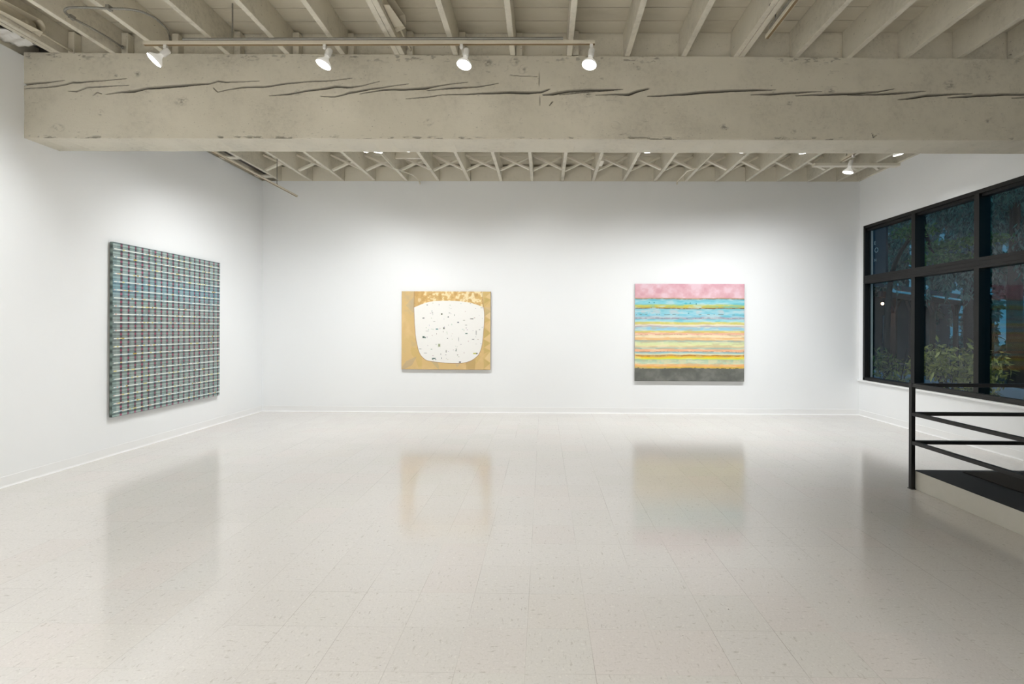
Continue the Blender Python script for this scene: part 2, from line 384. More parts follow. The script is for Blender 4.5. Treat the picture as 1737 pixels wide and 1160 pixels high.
# ------------------------------------------------------------------ the big beam
def beam():
    x0, x1 = XL, XR; zt, zb = (4.098, 4.072), (3.282, 3.298)
    yf = (4.43, 4.53); yk = (4.765, 4.885)
    R1 = [[(95, 435, 6), (200, 422, 5), (340, 407, 1)], [(150, 450, 1), (300, 435, 3), (350, 425, 4), (380, 415, 5), (420, 417, 4), (530, 408, 2), (640, 396, 1)],
          [(360, 458, 1), (400, 460, 3), (450, 442, 3), (490, 440, 3), (560, 435, 2), (650, 428, 1)], [(480, 480, 1), (500, 465, 1.5), (520, 472, 1)],
          [(540, 475, 1), (620, 462, 4), (680, 456, 8), (740, 443, 6), (850, 435, 8), (950, 425, 6), (1040, 418, 4), (1080, 405, 4), (1120, 412, 3), (1280, 405, 1)],
          [(690, 458, 3), (740, 440, 3), (800, 438, 2)], [(1100, 455, 1), (1200, 435, 4), (1300, 432, 4), (1420, 415, 4), (1500, 408, 3), (1640, 400, 2), (1737, 388, 1)],
          [(1330, 475, 1), (1420, 468, 4), (1500, 453, 4), (1600, 440, 5), (1650, 430, 5), (1737, 432, 3)], [(1060, 440, 1), (1080, 460, 1.5), (1110, 455, 1)]]
    R2 = [[(-40, 468, 1), (0, 462, 3), (100, 448, 4), (203, 428, 5), (260, 433, 4), (340, 425, 2), (420, 405, 1)], [(130, 478, 1), (200, 480, 3), (240, 470, 3), (270, 458, 5), (340, 447, 5), (440, 434, 3), (560, 415, 1)],
          [(320, 465, 1), (440, 445, 4), (520, 443, 5), (640, 436, 7), (700, 425, 3), (850, 407, 1)], [(650, 447, 1), (780, 436, 4), (900, 429, 3), (1000, 410, 1)], [(550, 488, 1), (650, 480, 2), (700, 472, 2)],
          [(700, 471, 1), (850, 465, 3), (960, 458, 5), (1060, 455, 7), (1150, 457, 7), (1210, 452, 5), (1250, 437, 3)], [(1220, 466, 3), (1270, 460, 7), (1340, 447, 6), (1450, 440, 5), (1610, 436, 1)],
          [(1300, 465, 1), (1400, 453, 3), (1500, 445, 4), (1600, 438, 1)], [(1480, 467, 1), (1560, 462, 3), (1640, 460, 7), (1680, 445, 6), (1737, 433, 4)], [(1199, 330, .3), (1201, 410, .6), (1205, 520, .3)],
          [(1060, 370, 1), (1120, 375, 1.2), (1190, 378, 1)], [(1250, 520, 1), (1265, 500, 2)]]
    R3 = [[(-107, 470, 2), (0, 465, 4), (60, 460, 6), (130, 452, 7), (200, 445, 7), (350, 440, 6), (430, 438, 5), (520, 436, 1)], [(400, 463, 1), (500, 457, 5), (600, 450, 5), (750, 444, 1)],
          [(620, 465, 1), (740, 460, 5), (840, 455, 6), (940, 450, 5), (1030, 443, 3), (1110, 430, 1)], [(880, 462, 1), (1000, 458, 4), (1120, 452, 5), (1200, 443, 3), (1270, 438, 1)],
          [(1130, 483, 1), (1200, 472, 5), (1280, 458, 6), (1380, 455, 4), (1500, 450, 2)], [(1380, 472, 1), (1470, 465, 5), (1560, 457, 6), (1650, 452, 6), (1737, 452, 5), (2100, 448, 4), (2300, 446, 1)],
          [(1000, 650, 1), (1008, 668, 2.5), (1020, 660, 1)], [(1700, 470, 1), (1900, 462, 5), (2250, 455, 4)]]
    segs = []
    for org, L in ((0, R1), (500, R2), (1137, R3)):
        for c in L:
            pts = [(at(org+x/2.895, y/2.895, 1, 4.48), wd*.0034) for x, y, wd in c]
            for (p, a), (q, bb) in zip(pts, pts[1:]): segs.append((p.x, p.z, a, q.x, q.z, bb))
    zs = [0, .006, .02]+list(np.linspace(.05, .40, 22)[:-1])
    # rows: coarse below and above the crack band, 3.2 mm inside it
    zr = np.concatenate([[3.29, 3.292, 3.295], np.arange(3.30, 3.561, .0050), np.arange(3.565, 3.865, .0033), np.arange(3.87, 4.086, .0050), [4.09]])
    xs = np.arange(x0, x1+1e-6, (x1-x0)/1330)
    ZZ, XX = np.meshgrid(zr, xs, indexing='ij')
    t = (XX-x0)/(x1-x0); zbot = zb[0]+t*(zb[1]-zb[0]); ztop = zt[0]+t*(zt[1]-zt[0])
    frac = (ZZ-3.29)/(4.09-3.29); Z = zbot+frac*(ztop-zbot); inb = (ZZ > 3.562) & (ZZ < 3.867)
    Z = np.where(inb, ZZ, Z)
    wob = .0016*np.sin(XX*9.1)+.001*np.sin(XX*23.7+1)
    D = np.zeros_like(Z); A = np.zeros_like(Z)
    for xa, za, wa, xb, zb2, wb in segs:
        lo, hi = min(xa, xb)-.02, max(xa, xb)+.02
        i0, i1 = np.searchsorted(xs, lo), np.searchsorted(xs, hi)
        if i1 <= i0: continue
        X_, Z_ = XX[:, i0:i1], Z[:, i0:i1]+wob[:, i0:i1]
        dx, dz = xb-xa, zb2-za; L2 = dx*dx+dz*dz
        s = np.clip(((X_-xa)*dx+(Z_-za)*dz)/L2, 0, 1); dist = np.hypot(X_-xa-s*dx, Z_-za-s*dz)
        hw = (wa+s*(wb-wa))*.5+.0008
        dep = np.clip(1.25-dist/np.maximum(hw, .0022), 0, 1)
        amp = np.clip(hw*6, .004, .035)
        D[:, i0:i1] = np.maximum(D[:, i0:i1], dep*amp); A[:, i0:i1] = np.maximum(A[:, i0:i1], dep*np.clip(hw/.0026, .35, 1))
    r0 = yf[0]+t*(yf[1]-yf[0])
    surf = .0025*np.sin(XX*1.9+Z*5)+.0015*np.sin(XX*7+Z*19)
    # wear of the lower arris
    dz_ = Z-zbot; lump = fbm(Z.shape[0], Z.shape[1], 40, 150, 4); lump2 = fbm(Z.shape[0], Z.shape[1], 50, 220, 3)
    zone = fbm(2, Z.shape[1], 1, 14, 2)[0][None]
    chip = np.clip((lump-.56)*12, 0, 1)*np.clip((zone-.36)*6, 0, 1)*np.clip((.040-dz_)/.03, 0, 1)*np.clip(dz_/.004, 0, 1)
    chipt = np.clip((lump2-.60)*12, 0, 1)*np.clip((zone-.40)*6, 0, 1)*np.clip((.11-(ztop-Z))/.08, 0, 1)*.7
    edge = np.clip((.006-dz_)/.006, 0, 1)*.003+chip*.005+chipt*.003
    A = np.maximum(A, np.clip(chip*.9-.15, 0, .62)); A = np.maximum(A, np.clip(chipt-.2, 0, .6))
    rk = np.random.RandomState(77)
    for _ in range(26):      # knots: curved checks around a centre
        kx, kz, kr = rk.uniform(x0+.2, x1-.2), rk.uniform(3.34, 4.05), rk.uniform(.018, .045)
        i0, i1 = np.searchsorted(xs, kx-.09), np.searchsorted(xs, kx+.09); dx_, dzz = (XX[:, i0:i1]-kx)*.8, Z[:, i0:i1]-kz
        rr = np.hypot(dx_, dzz); an = np.arctan2(dzz, dx_); ring = np.clip(1.3-np.abs(rr-kr*(1+.25*np.sin(an*2+kx*5)))/.0035, 0, 1)*np.clip(np.sin(an*1.5+kx*9)*1.6, 0, 1)*.22
        core = np.clip(1.3-rr/kr, 0, 1)*np.clip((fbm(Z.shape[0], i1-i0, 60, 8, 3)-.42)*4, 0, 1)*.6*(rk.rand() > .3)
        kk = np.maximum(ring, core); A[:, i0:i1] = np.maximum(A[:, i0:i1], kk); D[:, i0:i1] = np.maximum(D[:, i0:i1], kk*.004)
    cl = rk.rand(14)*(x1-x0)+x0
    for _ in range(380):     # small nicks
        kx, kz = (rk.uniform(x0+.05, x1-.05) if rk.rand() < .4 else np.clip(cl[rk.randint(14)]+rk.normal()*.16, x0+.05, x1-.05)), 3.30+.78*rk.rand()**(.5 if rk.rand() < .5 else 1.6); hw_, hh_ = rk.uniform(.002, .012)*rk.rand()+.003, rk.uniform(.002, .005)
        i0, i1 = np.searchsorted(xs, kx-.03), np.searchsorted(xs, kx+.03)
        kk = np.clip(1.3-np.maximum(np.abs(XX[:, i0:i1]-kx)/hw_, np.abs(Z[:, i0:i1]-kz)/hh_), 0, 1)*rk.uniform(.08, .5); A[:, i0:i1] = np.maximum(A[:, i0:i1], kk)
    Yv = r0+surf+D+edge
    nz, nx = Z.shape
    V = np.stack([XX, Yv, Z], -1).reshape(-1, 3)
    idx = np.arange(nz*nx).reshape(nz, nx)
    F = np.stack([idx[:-1, :-1], idx[:-1, 1:], idx[1:, 1:], idx[1:, :-1]], -1).reshape(-1, 4)
    # underside, back and top from the last rows
    n0 = len(V); ext = []
    for k in range(nx):
        tk = (xs[k]-x0)/(x1-x0); yb_ = yk[0]+tk*(yk[1]-yk[0]); z_b = zb[0]+tk*(zb[1]-zb[0]); z_t = zt[0]+tk*(zt[1]-zt[0]); ww = .002*math.sin(xs[k]*11)+.001*math.sin(xs[k]*31)
        ext.append([(xs[k], Yv[0, k]+.012, z_b), (xs[k], yb_-.01+ww, z_b), (xs[k], yb_, z_b+.012+ww), (xs[k], yb_, z_t)])
    E = np.array(ext); V = np.concatenate([V, E.transpose(1, 0, 2).reshape(-1, 3)])
    ei = n0+np.arange(4*nx).reshape(4, nx)
    rows = [(idx[0], ei[0]), (ei[0], ei[1]), (ei[1], ei[2]), (ei[2], ei[3]), (ei[3], idx[-1])]
    for a, b2 in rows:
        F = np.concatenate([F, np.stack([b2[:-1], b2[1:], a[1:], a[:-1]], -1)])
    me = fastmesh('timber_beam', V, F)
    ca = me.color_attributes.new('bare', 'FLOAT_COLOR', 'POINT')
    buf = np.zeros((len(V), 4), 'f'); buf[:n0, :3] = A.reshape(-1, 1); buf[:, 3] = 1; ca.data.foreach_set('color', buf.ravel())
    me.polygons.foreach_set('use_smooth', [True]*len(F)); me.set_sharp_from_angle(angle=math.radians(50))
    mt = M['beam']; nt = mt.node_tree; bs = nt.nodes['Principled BSDF']; src = bs.inputs['Base Color'].links[0].from_socket
    a = N(nt, 'ShaderNodeVertexColor'); a.layer_name = 'bare'
    nt.links.new(mixc(nt, math_n(nt, 'MULTIPLY', a.outputs[0], .93), src, (.022, .018, .013)), bs.inputs['Base Color'])   # bare dark timber inside the splits
    me.materials.append(mt); o = bpy.data.objects.new('timber_beam', me); COL.objects.link(o)
    tag(o, 'huge cream painted timber beam with long dark splits spanning the whole room', 'beam')


beam()

# ------------------------------------------------------------------ joists, blocking, bridging
ORD = ['first', 'second', 'third', 'fourth', 'fifth', 'sixth', 'seventh', 'eighth', 'ninth', 'tenth', 'eleventh', 'twelfth', 'thirteenth', 'fourteenth', 'fifteenth', 'sixteenth', 'seventeenth', 'eighteenth', 'nineteenth', 'twentieth', 'twenty-first']
near = [-4.615, -4.075, -3.590, -2.997, -2.434, -1.909, -1.371, -.846, -.301, .234, .78, 1.317, 1.84, 2.379, 2.885, 3.417, 3.937, 4.461, 5.0]
far = [-4.657, -4.103, -3.54, -2.985, -2.416, -1.86, -1.315, -.759, -.214, .319, .853, 1.391, 1.936, 2.475, 3.003, 3.536, 4.063, 4.599, 5.116]
twin = {0, 6, 12}
def beam_top(x): return 4.098-(x-XL)/(XR-XL)*.026
near = [x*(beam_top(x)-CAM_H+.001)/2.574 for x in near]


def joist(x, y0, y1, wd=.046, double=False, zb=None):
    zb = ZC+.004 if zb is None else zb
    mb = MB(); n = 12; hw = wd/2
    offs = (-.026, .026) if double else (0,)
    for o in offs:
        ph = random.random()*9; vs = []; fs = []
        for k in range(n+1):
            y = y0+(y1-y0)*k/n; dx = .003*math.sin(ph+k*.8); dz = .004*math.sin(ph*2+k*1.1)
            h2 = hw if not double else .0235
            vs += [(x+o-h2+dx, y, zb+dz), (x+o+h2+dx, y, zb+dz), (x+o+h2, y, ZD), (x+o-h2, y, ZD)]
        for k in range(n):
            a = 4*k
            for i in range(4): fs.append((a+i, a+(i+1) % 4, a+4+(i+1) % 4, a+4+i))
        fs += [(3, 2, 1, 0), (4*n, 4*n+1, 4*n+2, 4*n+3)]
        mb.add(vs, fs)
    return mb


for i, x in enumerate(near):
    o = joist(x, YF, 4.571, .05, i in twin, beam_top(x)+.001).build('ceiling_joist', M['joist'], bevel=.003)
    tag(o, f"cream {'doubled ' if i in twin else ''}ceiling joist before the timber beam, {ORD[i]} from the wall facing the windows", 'joist', 'ceiling joists before the timber beam')
for i, x in enumerate(far):
    o = joist(x, 4.675, YB+.05, .05, False).build('ceiling_joist', M['joist'], bevel=.003)
    tag(o, f'cream ceiling joist behind the timber beam, {ORD[i]} from the wall facing the windows', 'joist', 'ceiling joists behind the timber beam')
o = MB().box((XR-.05, 4.9, ZC), (XR+.02, YB+.05, ZD)).build('ceiling_joist', M['joist']); tag(o, 'cream edge joist lying against the window wall behind the timber beam', 'joist', 'ceiling joists behind the timber beam')
# boards closing the bays above the beam
for i in range(len(near)):
    a = near[i]+.002; bq = near[i+1]-.002 if i+1 < len(near) else XR+.015
    o = MB().box((a, 4.575, beam_top(a)+.016), (bq, 4.613, ZD-.001)).build('blocking_board', M['joist'], bevel=.002)
    tag(o, f'cream blocking board standing on the timber beam, {ORD[i]} bay from the wall facing the windows', 'board', 'blocking boards above the timber beam')
    if i < 10:
        e = near[i]+(.052 if i in twin else .028)
        o = MB().box((e, 4.50, 4.102), (e+.062, 4.573, ZD-.02-.01*(i % 3))).build('lap_block', M['joist'], bevel=.004)
        tag(o, f'upright cream block on the beam, {ORD[i]} from the wall facing the windows', 'block', 'wood blocks on the timber beam')
o = MB().box((XL-.015, 4.575, 4.11), (near[0]-.002, 4.613, ZD-.001)).build('blocking_board', M['gap']); tag(o, 'dark board over the beam in the narrow gap by the windowless wall', 'board', 'blocking boards above the timber beam')
# boards closing the bays on top of the back wall
for i in range(len(far)):
    a = far[i]+.026; bq = (far[i+1]-.026) if i+1 < len(far) else XR-.051
    o = MB().box((a, YB+.004, ZC+.001), (bq, YB+.04, ZD-.045)).build('blocking_board', M['joist_new'])
    tag(o, f'cream blocking board on the back wall, {ORD[i]} bay from the wall facing the windows', 'board', 'blocking boards above the back wall')
# crossed bridging
for i in range(len(far)):
    a = far[i]+.026; bq = (far[i+1]-.026) if i+1 < len(far) else XR-.052
    if i == 4:      # this bay has a plain board nailed across as well
        o = MB().box((a, 7.50, 4.20), (bq, 7.54, 4.32)).build('nailing_board', M['joist_new']); tag(o, 'pale board nailed flat between two joists above the back wall bulbs', 'board')
    t = thing('cross_bridging', f'crossed wooden bridging strips between joists, {ORD[i]} bay from the wall facing the windows', 'bridging', ((a+bq)/2, 7.72, ZC), 'crossed bridging between the far joists')
    e = .004
    s1 = MB().bar((a+e, 7.70, ZD-.045), (bq-e, 7.70, ZC+.03), .055, .026); s1.build('strip', M['joist_new'], t)
    s2 = MB().bar((a+e, 7.76, ZC+.03), (bq-e, 7.76, ZD-.045), .055, .026); s2.build('strip', M['joist_new'], t)
# ledger near the window wall
p = at(1418, 279, 2, ZC-.022)
o = MB().box((4.18, 7.30, ZC-.046), (XR, 7.39, ZC-.002)).build('ledger_board', M['joist_new'], bevel=.002); tag(o, 'short cream board nailed under the joists, its end touching the window wall', 'board')

# narrow dark gap along the windowless wall, with pale slats and a plastic sheet
o = MB().box((XL-.015, 5.0, 4.20), (far[0]-.027, YB+.04, 4.22)).build('ceiling_panel', M['gap']); tag(o, 'dark unpainted board in the gap between far joists and the windowless wall', 'board')
o = MB().box((XL-.015, YF, 4.22), (near[0]-.055, 4.57, 4.24)).build('ceiling_panel', M['gap']); tag(o, 'dark unpainted board in the gap before the timber beam', 'board')
for y, s in ((7.17, 'nearer the timber beam'), (8.06, 'nearer the back wall')):
    o = MB().box((XL-.01, y-.05, 4.078), (far[0]-.03, y+.05, 4.098)).build('ceiling_batten', M['joist_new']); tag(o, f'pale slat bridging the dark ceiling gap, the one {s}', 'slat', 'slats across the dark ceiling gap')
vs = []; fs = []
for i in range(13):
    for j in range(9):
        vs.append((XL-.01+j*(near[0]-.055-XL)/8, 4.10+i*.02, 4.115+.012*math.sin(i*1.3+j*.5)+.006*math.sin(j*2.1)))
for i in range(12):
    for j in range(8): a = i*9+j; fs.append((a, a+1, a+10, a+9))
o = MB().add(vs, fs).build('plastic_sheet', M['white_metal'], smooth=True); sm = o.modifiers.new('thick', 'SOLIDIFY'); sm.thickness = .004
tag(o, 'crumpled white sheet stuffed in the ceiling gap above the windowless wall', 'sheet')

# ------------------------------------------------------------------ brackets and conduits on the joists
def bracket(x, y0, side_label):
    """open trough with rounded end screwed to a joist side, a thin pipe runs from it to the blocking"""
    t = thing('conduit_bracket', side_label, 'bracket', (x, y0, 4.165), 'painted metal troughs on the joists')
    L = .36; dpt = .10
    zt_, zb_ = 4.235, 4.135
    mb = MB()
    # upper and lower flanges with a tapered tip, closed by a rounded nose
    outline = [(0, 0), (dpt*.75, 0)]
    lo = [(x, y0, zb_), (x+dpt*.55, y0, zb_), (x+dpt, y0+L*.82, zb_), (x, y0+L, zb_)]
    up = [(px, py, zt_) for px, py, pz in lo]
    th = .004
    for pl in (lo, up):
        vs = pl+[(a, b2, c2+th) for a, b2, c2 in pl]
        mb.add(vs, [(0, 3, 2, 1), (4, 5, 6, 7), (0, 1, 5, 4), (1, 2, 6, 5), (2, 3, 7, 6), (3, 0, 4, 7)])
    mb.build('flange', M['cream_metal'], t)
    nb = MB(); vs = []; n = 14
    for k in range(n+1):
        a = PI*k/n; r = (zt_-zb_)/2
        zz = (zt_+zb_)/2-r*math.cos(a); yy = y0+L*.80+r*.9*math.sin(a)
        vs += [(x, yy, zz), (x+dpt, yy-.02, zz)]
    nb.add(vs, [(2*k, 2*k+1, 2*k+3, 2*k+2) for k in range(n)]); q = nb.build('rounded_nose', M['cream_metal'], t, smooth=True)
    s = q.modifiers.new('thick', 'SOLIDIFY'); s.thickness = .004
    MB().box((x, y0, zb_), (x+.004, y0+L*.9, zt_)).build('back_plate', M['cream_metal'], t)
    MB().lathe([(0, 0), (0, .022), (.03, .016), (.035, 0)], (x+.004, y0+L*.62, 4.185), (1, 0, 0), 14).build('knob', M['cream_metal'], t, smooth=True)
    MB().tube([(x+.045, y0+L*.93, 4.15), (x+.045, 4.497, 4.15)], .010, 10).build('pipe', M['cream_metal'], t, smooth=True)


bracket(near[0]+.051, 3.89, 'cream trough bracket on the joist closest to the windowless wall')
bracket(near[6]+.051, 3.84, 'cream trough bracket on the doubled joist over the track')

# flexible conduit looping beside the near rail
pts = [at(206, 79, 1, 4.478), at(180, 62, 2, 4.055), at(150, 45, 2, 4.055), at(122, 30, 2, 4.05), at(111, 21, 2, 4.045), at(112, 15, 2, 4.045), at(125, 12.5, 2, 4.045), at(150, 13, 2, 4.045), at(185, 14.5, 2, 4.045), at(215, 15.5, 2, 4.045), at(240, 20, 2, 4.05), at(262, 30, 2, 4.05), at(278, 44, 2, 4.05), at(287, 58, 1, 4.25), at(289.5, 72, 1, 4.19)]
pts = [Vector(p) for p in pts]
pts[0].z += 0
def smooth_path(pts, n=6):
    out = []
    P = [pts[0]]+pts+[pts[-1]]
    for i in range(1, len(P)-2):
        for k in range(n):
            t = k/n; a, b_, c_, d = P[i-1], P[i], P[i+1], P[i+2]
            out.append(.5*((2*b_)+(c_-a)*t+(2*a-5*b_+4*c_-d)*t*t+(3*b_-a-3*c_+d)*t**3))
    out.append(pts[-1]); return out
t = thing('flexible_conduit', 'grey flexible metal conduit looping under the joists to the bulb rail', 'conduit', pts[7])
cpts = smooth_path(pts, 14)
MB().tube(cpts, [.0085+.0012*(k % 2) for k in range(len(cpts))], 10).build('armoured_hose', M['galv'], t, smooth=True)
for q in (pts[3], pts[8]):
    MB().box((q.x-.014, q.y-.02, q.z-.012), (q.x+.014, q.y+.02, ZC+.004)).build('clip', M['galv'], t)
MB().tube([pts[0], pts[0]+Vector((.012, .012, -.004))], .016, 10).build('connector', M['galv'], t, smooth=True)


# ------------------------------------------------------------------ light rails
def rail(name_label, p, q, group=None, rod_at=(), conduit=None, w0=.036, h0=.03):
    p, q = Vector(p), Vector(q); t = thing('light_rail', name_label, 'light rail', (p+q)/2, group)
    d = (q-p).normalized(); side = d.cross(Vector((0, 0, 1)))
    mb = MB(); mb.bar(p, q, w0, h0); mb.build('channel', M['cream_metal'], t, bevel=.002)
    g = MB(); g.bar(p+Vector((0, 0, -h0/2-.0008)), q+Vector((0, 0, -h0/2-.0008)), w0*.6, .0016); g.build('slot', M['groove'], t)
    for f in rod_at:
        c = p+(q-p)*f
        r = MB(); r.tube([c+Vector((0, 0, h0/2)), Vector((c.x, c.y, ZC+.01 if abs(c.x+4.1) < .02 else ZD-.001))], .0055, 8); r.tube([c+Vector((0, 0, h0/2)), c+Vector((0, 0, h0/2+.012))], .014, 8)
        r.build('hanging_rod', M['galv'], t)
    if conduit:
        a, b2, off = conduit
        MB().tube([p+(q-p)*a+Vector((0, 0, h0/2))+side*off+Vector((0, 0, .011)), p+(q-p)*b2+Vector((0, 0, h0/2))+side*off+Vector((0, 0, .011))], .011, 10).build('conduit', M['galv'], t, smooth=True)
    return t


def head(pos, aim, label, group, power, spot=105, yoke=(1, 0, 0), drop=.06, blend=.9, rad=.064, turn=0):
    """white flood bulb in a socket, held by a curved wire from a small adapter clipped under the rail; pos = adapter top"""
    pos = Vector(pos); aim = Vector(aim).normalized(); yk_ = Vector(yoke)
    t = thing('track_light', label, 'light', pos, group)
    MB().box(pos+Vector((-.014, -.014, -.036)), pos+Vector((.014, .014, 0))).build('adapter', M['white_metal'], t, bevel=.004)
    j = pos+Vector((0, 0, -.036)); s0 = j+yk_*.045+Vector((0, 0, -drop*.2))
    so = s0-aim*.01
    MB().lathe([(0, 0), (0, .019), (.006, .024), (.012, .026), (.07, .026), (.076, .022), (.076, 0)], so, aim, 20).build('socket', M['white_metal'], t, smooth=True)
    mid = j+yk_*.012+Vector((0, 0, -.05)); MB().tube(smooth_path([j, mid, so+aim*.05-yk_*.024], 5), .004, 6).build('yoke', M['white_metal'], t, smooth=True)
    b0 = so+aim*.076
    MB().lathe([(0, .018), (.012, .019), (.028, .026), (.05, .046), (.066, rad-.004), (.078, rad), (.086, rad-.001)], b0, aim, 28).build('bulb_shell', M['bulb'], t, smooth=True)
    MB().lathe([(.086, rad-.002), (.092, rad*.8), (.096, rad*.45), (.098, .001)], b0, aim, 28).build('bulb_face', M['lens'], t, smooth=True)
    if power:
        ld = bpy.data.lights.new('flood_lamp', 'SPOT'); ld.energy = power; ld.color = (.975, .99, 1.0); ld.spot_size = math.radians(spot); ld.spot_blend = blend; ld.shadow_soft_size = .05
        lo = bpy.data.objects.new('flood_lamp', ld); COL.objects.link(lo); lo.parent = t
        lo.matrix_parent_inverse = Matrix.Translation(-pos)
        lo.matrix_basis = Matrix.Translation(b0+aim*.105) @ aim.to_track_quat('-Z', 'Y').to_matrix().to_4x4()
    return t


m, nt, b = nm('white_bulb_shell'); b.inputs['Base Color'].default_value = (.82, .82, .8, 1); b.inputs['Roughness'].default_value = .3; b.inputs['Emission Color'].default_value = (1, .97, .9, 1); b.inputs['Emission Strength'].default_value = .03; M['bulb'] = m

NY = 4.14
rail('long cream light rail hung before the timber beam, carrying four lit bulbs', (-3.56, NY, 4.005), (.44, NY, 4.005), None, (.197,), (.09, .93, .02))
g4 = 'bulbs on the long rail before the timber beam'
for i, (px, aim, lab, yk) in enumerate([(281, (-.56, -.34, -.76), 'lit white flood bulb on the long rail, tilted most and closest to the windowless wall', (.5, 0, 0)),
                                        (551, (-.30, -.16, -.93), 'lit white flood bulb on the long rail, second from the windowless wall', (1, 0, 0)),
                                        (783, (-.12, -.18, -.97), 'lit white flood bulb on the long rail, third from the windowless wall', (1, 0, 0)),
                                        (1003, (-.16, -.16, -.96), 'lit white flood bulb at the rail end, last from the windowless wall', (.1, 0, 0))]):
    x = at(px, 80, 1, NY).x
    head((x, NY, 3.99), aim, lab, g4, P_NEAR, 92, yk)
rail('cream light rail running toward the timber beam, hung beside a doubled joist', (1.925, -4.6, 4.02), (1.925, 4.09, 4.02), None, (.983,), (.0, .99, -.02))
rail('cream light rail hung low along the windowless wall behind the timber beam', (-4.10, 4.98, 3.66), (-4.10, 7.75, 3.66), None, (.79,), None, .03, .026)
rail('short cream light rail behind the timber beam near the window wall', (4.165, 5.0, 3.86), (4.165, 6.63, 3.86), None, (.93,), None)
rail('cream light rail behind the timber beam above the gold painting', (-3.2, 6.15, 4.037), (-1.0, 6.15, 4.037), 'cross rails hidden behind the timber beam')
rail('cream light rail behind the timber beam above the striped painting', (-.8, 6.15, 4.037), (5.2, 6.15, 4.037), 'cross rails hidden behind the timber beam')
gb = 'flood bulbs peeping out under the timber beam'
def tip(px, ty): return at(px, ty, 1, 6.3)
def farhead(px, ty, target, lab, power, spot=124):
    """bulb clipped to the cross rail, its tip just below the surveyed sight line under the beam"""
    e = tip(px, ty); a = (Vector(target)-e).normalized()
    z = at(px, ty, 1, 6.15+a.y*.16).z; top = z+.165*abs(a.z)+.02
    return head((e.x-.045-a.x*.165, 6.15, 4.022), a, lab, gb, power, spot, drop=(3.986-top)*5, blend=1.0)
farhead(621, 259.5, (-4.5, YB, -.5), 'flood bulb peeping under the beam, leftmost of the close trio', P_BACK*.6)
farhead(645, 262, (-3.0, YB, -.5), 'flood bulb peeping under the beam, middle of the close trio', P_BACK*.7)
farhead(697, 260.5, (-1.7, YB, -.5), 'flood bulb peeping under the beam, rightmost of the close trio', P_BACK*.8)
farhead(880, 260, (0.2, YB, -.3), 'dim flood bulb peeping under the beam above the gap between the paintings', P_BACK)
farhead(1098, 262, (2.0, YB, -.3), 'dim flood bulb peeping under the beam, above the striped painting edge', P_BACK)
farhead(1257, 262, (3.3, YB, -.5), 'flood bulb peeping under the beam above the striped painting', P_BACK*1.25)
farhead(1357, 263, (4.7, YB, -.5), 'flood bulb peeping under the beam before the hanging bulb', P_BACK*1.0)
p = Vector((4.165, 6.38, 3.846))
head(p+Vector((0, 0, -.0005)), (-.20, .14, -.96), 'fully visible lit flood bulb hanging from the short rail near the windows', None, P_BACK*.3, 100, (-.6, 0, 0), drop=.25)
e = at(1512, 268, 1, 6.3); a = Vector((.25, .1, -.95)).normalized()
head((e.x-.045-a.x*.165, 6.15, 4.022), a, 'bright lit bulb under the beam closest to the window wall', None, P_BACK*.3, 110, drop=.35)
# rails reaching behind the camera carry unseen bulbs added as fill light
rail('cream light rail behind the timber beam close to the plaid painting', (-3.3, 5.7, 4.037), (-2.5, 5.7, 4.037))
rail('unseen cream light rail added for fill bulbs, before the windowless wall', (-3.0, -4.6, 4.02), (-3.0, 2.6, 4.02))
gr = 'unseen fill bulbs added on the rails deeper in the room'
rear_fill = [(-3.0, 2.3, (-4.9, 3.0, 0.3), .11), (-3.0, .6, (-4.9, 1.0, 1.2), .12), (1.925, 2.6, (.4, 3.4, 0), .07), (1.925, 1.0, (1.2, 1.5, 0), .06)]
rear_fill += [(-3.0, y, (-2.6, y+.6, 0), 1.1) for y in (-1.6, -2.6, -3.6)]+[(1.925, y, (.9, y+.6, 0), .32) for y in (-1.6, -2.6, -3.6)]  # strong added floods: floor bounce brightens ceiling and beam
for i, (x, y, tg, f) in enumerate(rear_fill):
    v = Vector(tg)-Vector((x, y, 3.9)); head((x, y, 4.005), v, f'unseen fill bulb added deeper in the room, {ORD[i]} counted along the deep rails', gr, P_REAR_FILL*f, 100)
for i, (x, y, tg) in enumerate([(-3.05, 5.7, (-4.9, 6.9, .8)), (-2.75, 5.7, (-4.9, 5.6, .7))]):
    e = Vector((x, y, 3.97))
    head((x, y, 4.02), Vector(tg)-e, ('first' if i == 0 else 'second')+' flood bulb behind the beam aimed at the plaid painting', 'flood bulbs aimed at the plaid painting', P_BACK*.7, 100)

# thin painted conduits running under the far joists down to the back wall
def thin_pipe(pp, lab):
    MBo = MB().tube(pp, .0105, 8).build('thin_conduit', M['joist_new'], smooth=True); tag(MBo, lab, 'conduit')
zc = ZC-.014
a0, a1, a2, a3 = at(638, 252, 2, zc), at(668, 285, 2, zc), at(699, 296, 2, zc), at(710, 306, 2, zc)
thin_pipe([Vector((a0.x, 6.35, zc)), a0, a1, a2, Vector((a3.x, YB-.015, zc)), Vector((a3.x+.01, YB-.012, ZC-.06))], 'thin bent conduit under far joists, above the gold painting')
a0, a1, a2, a3 = at(1215, 255, 2, zc), at(1186, 284, 2, zc), at(1166, 290, 2, zc), at(1148, 309, 2, zc)
thin_pipe([Vector((a0.x+.05, 6.35, zc)), a0, a1, a2, Vector((a3.x, YB-.015, zc)), Vector((a3.x, YB-.012, ZC-.06))], 'thin bent conduit under far joists, above the striped painting')
q = at(1020, 279, 1, 7.35)
o = MB().box((q.x-.03, 7.2, 4.05), (q.x+.025, 7.45, 4.15)).build('junction_box', M['joist_new'], bevel=.004); tag(o, 'small cream junction box fixed beside a far joist', 'box')

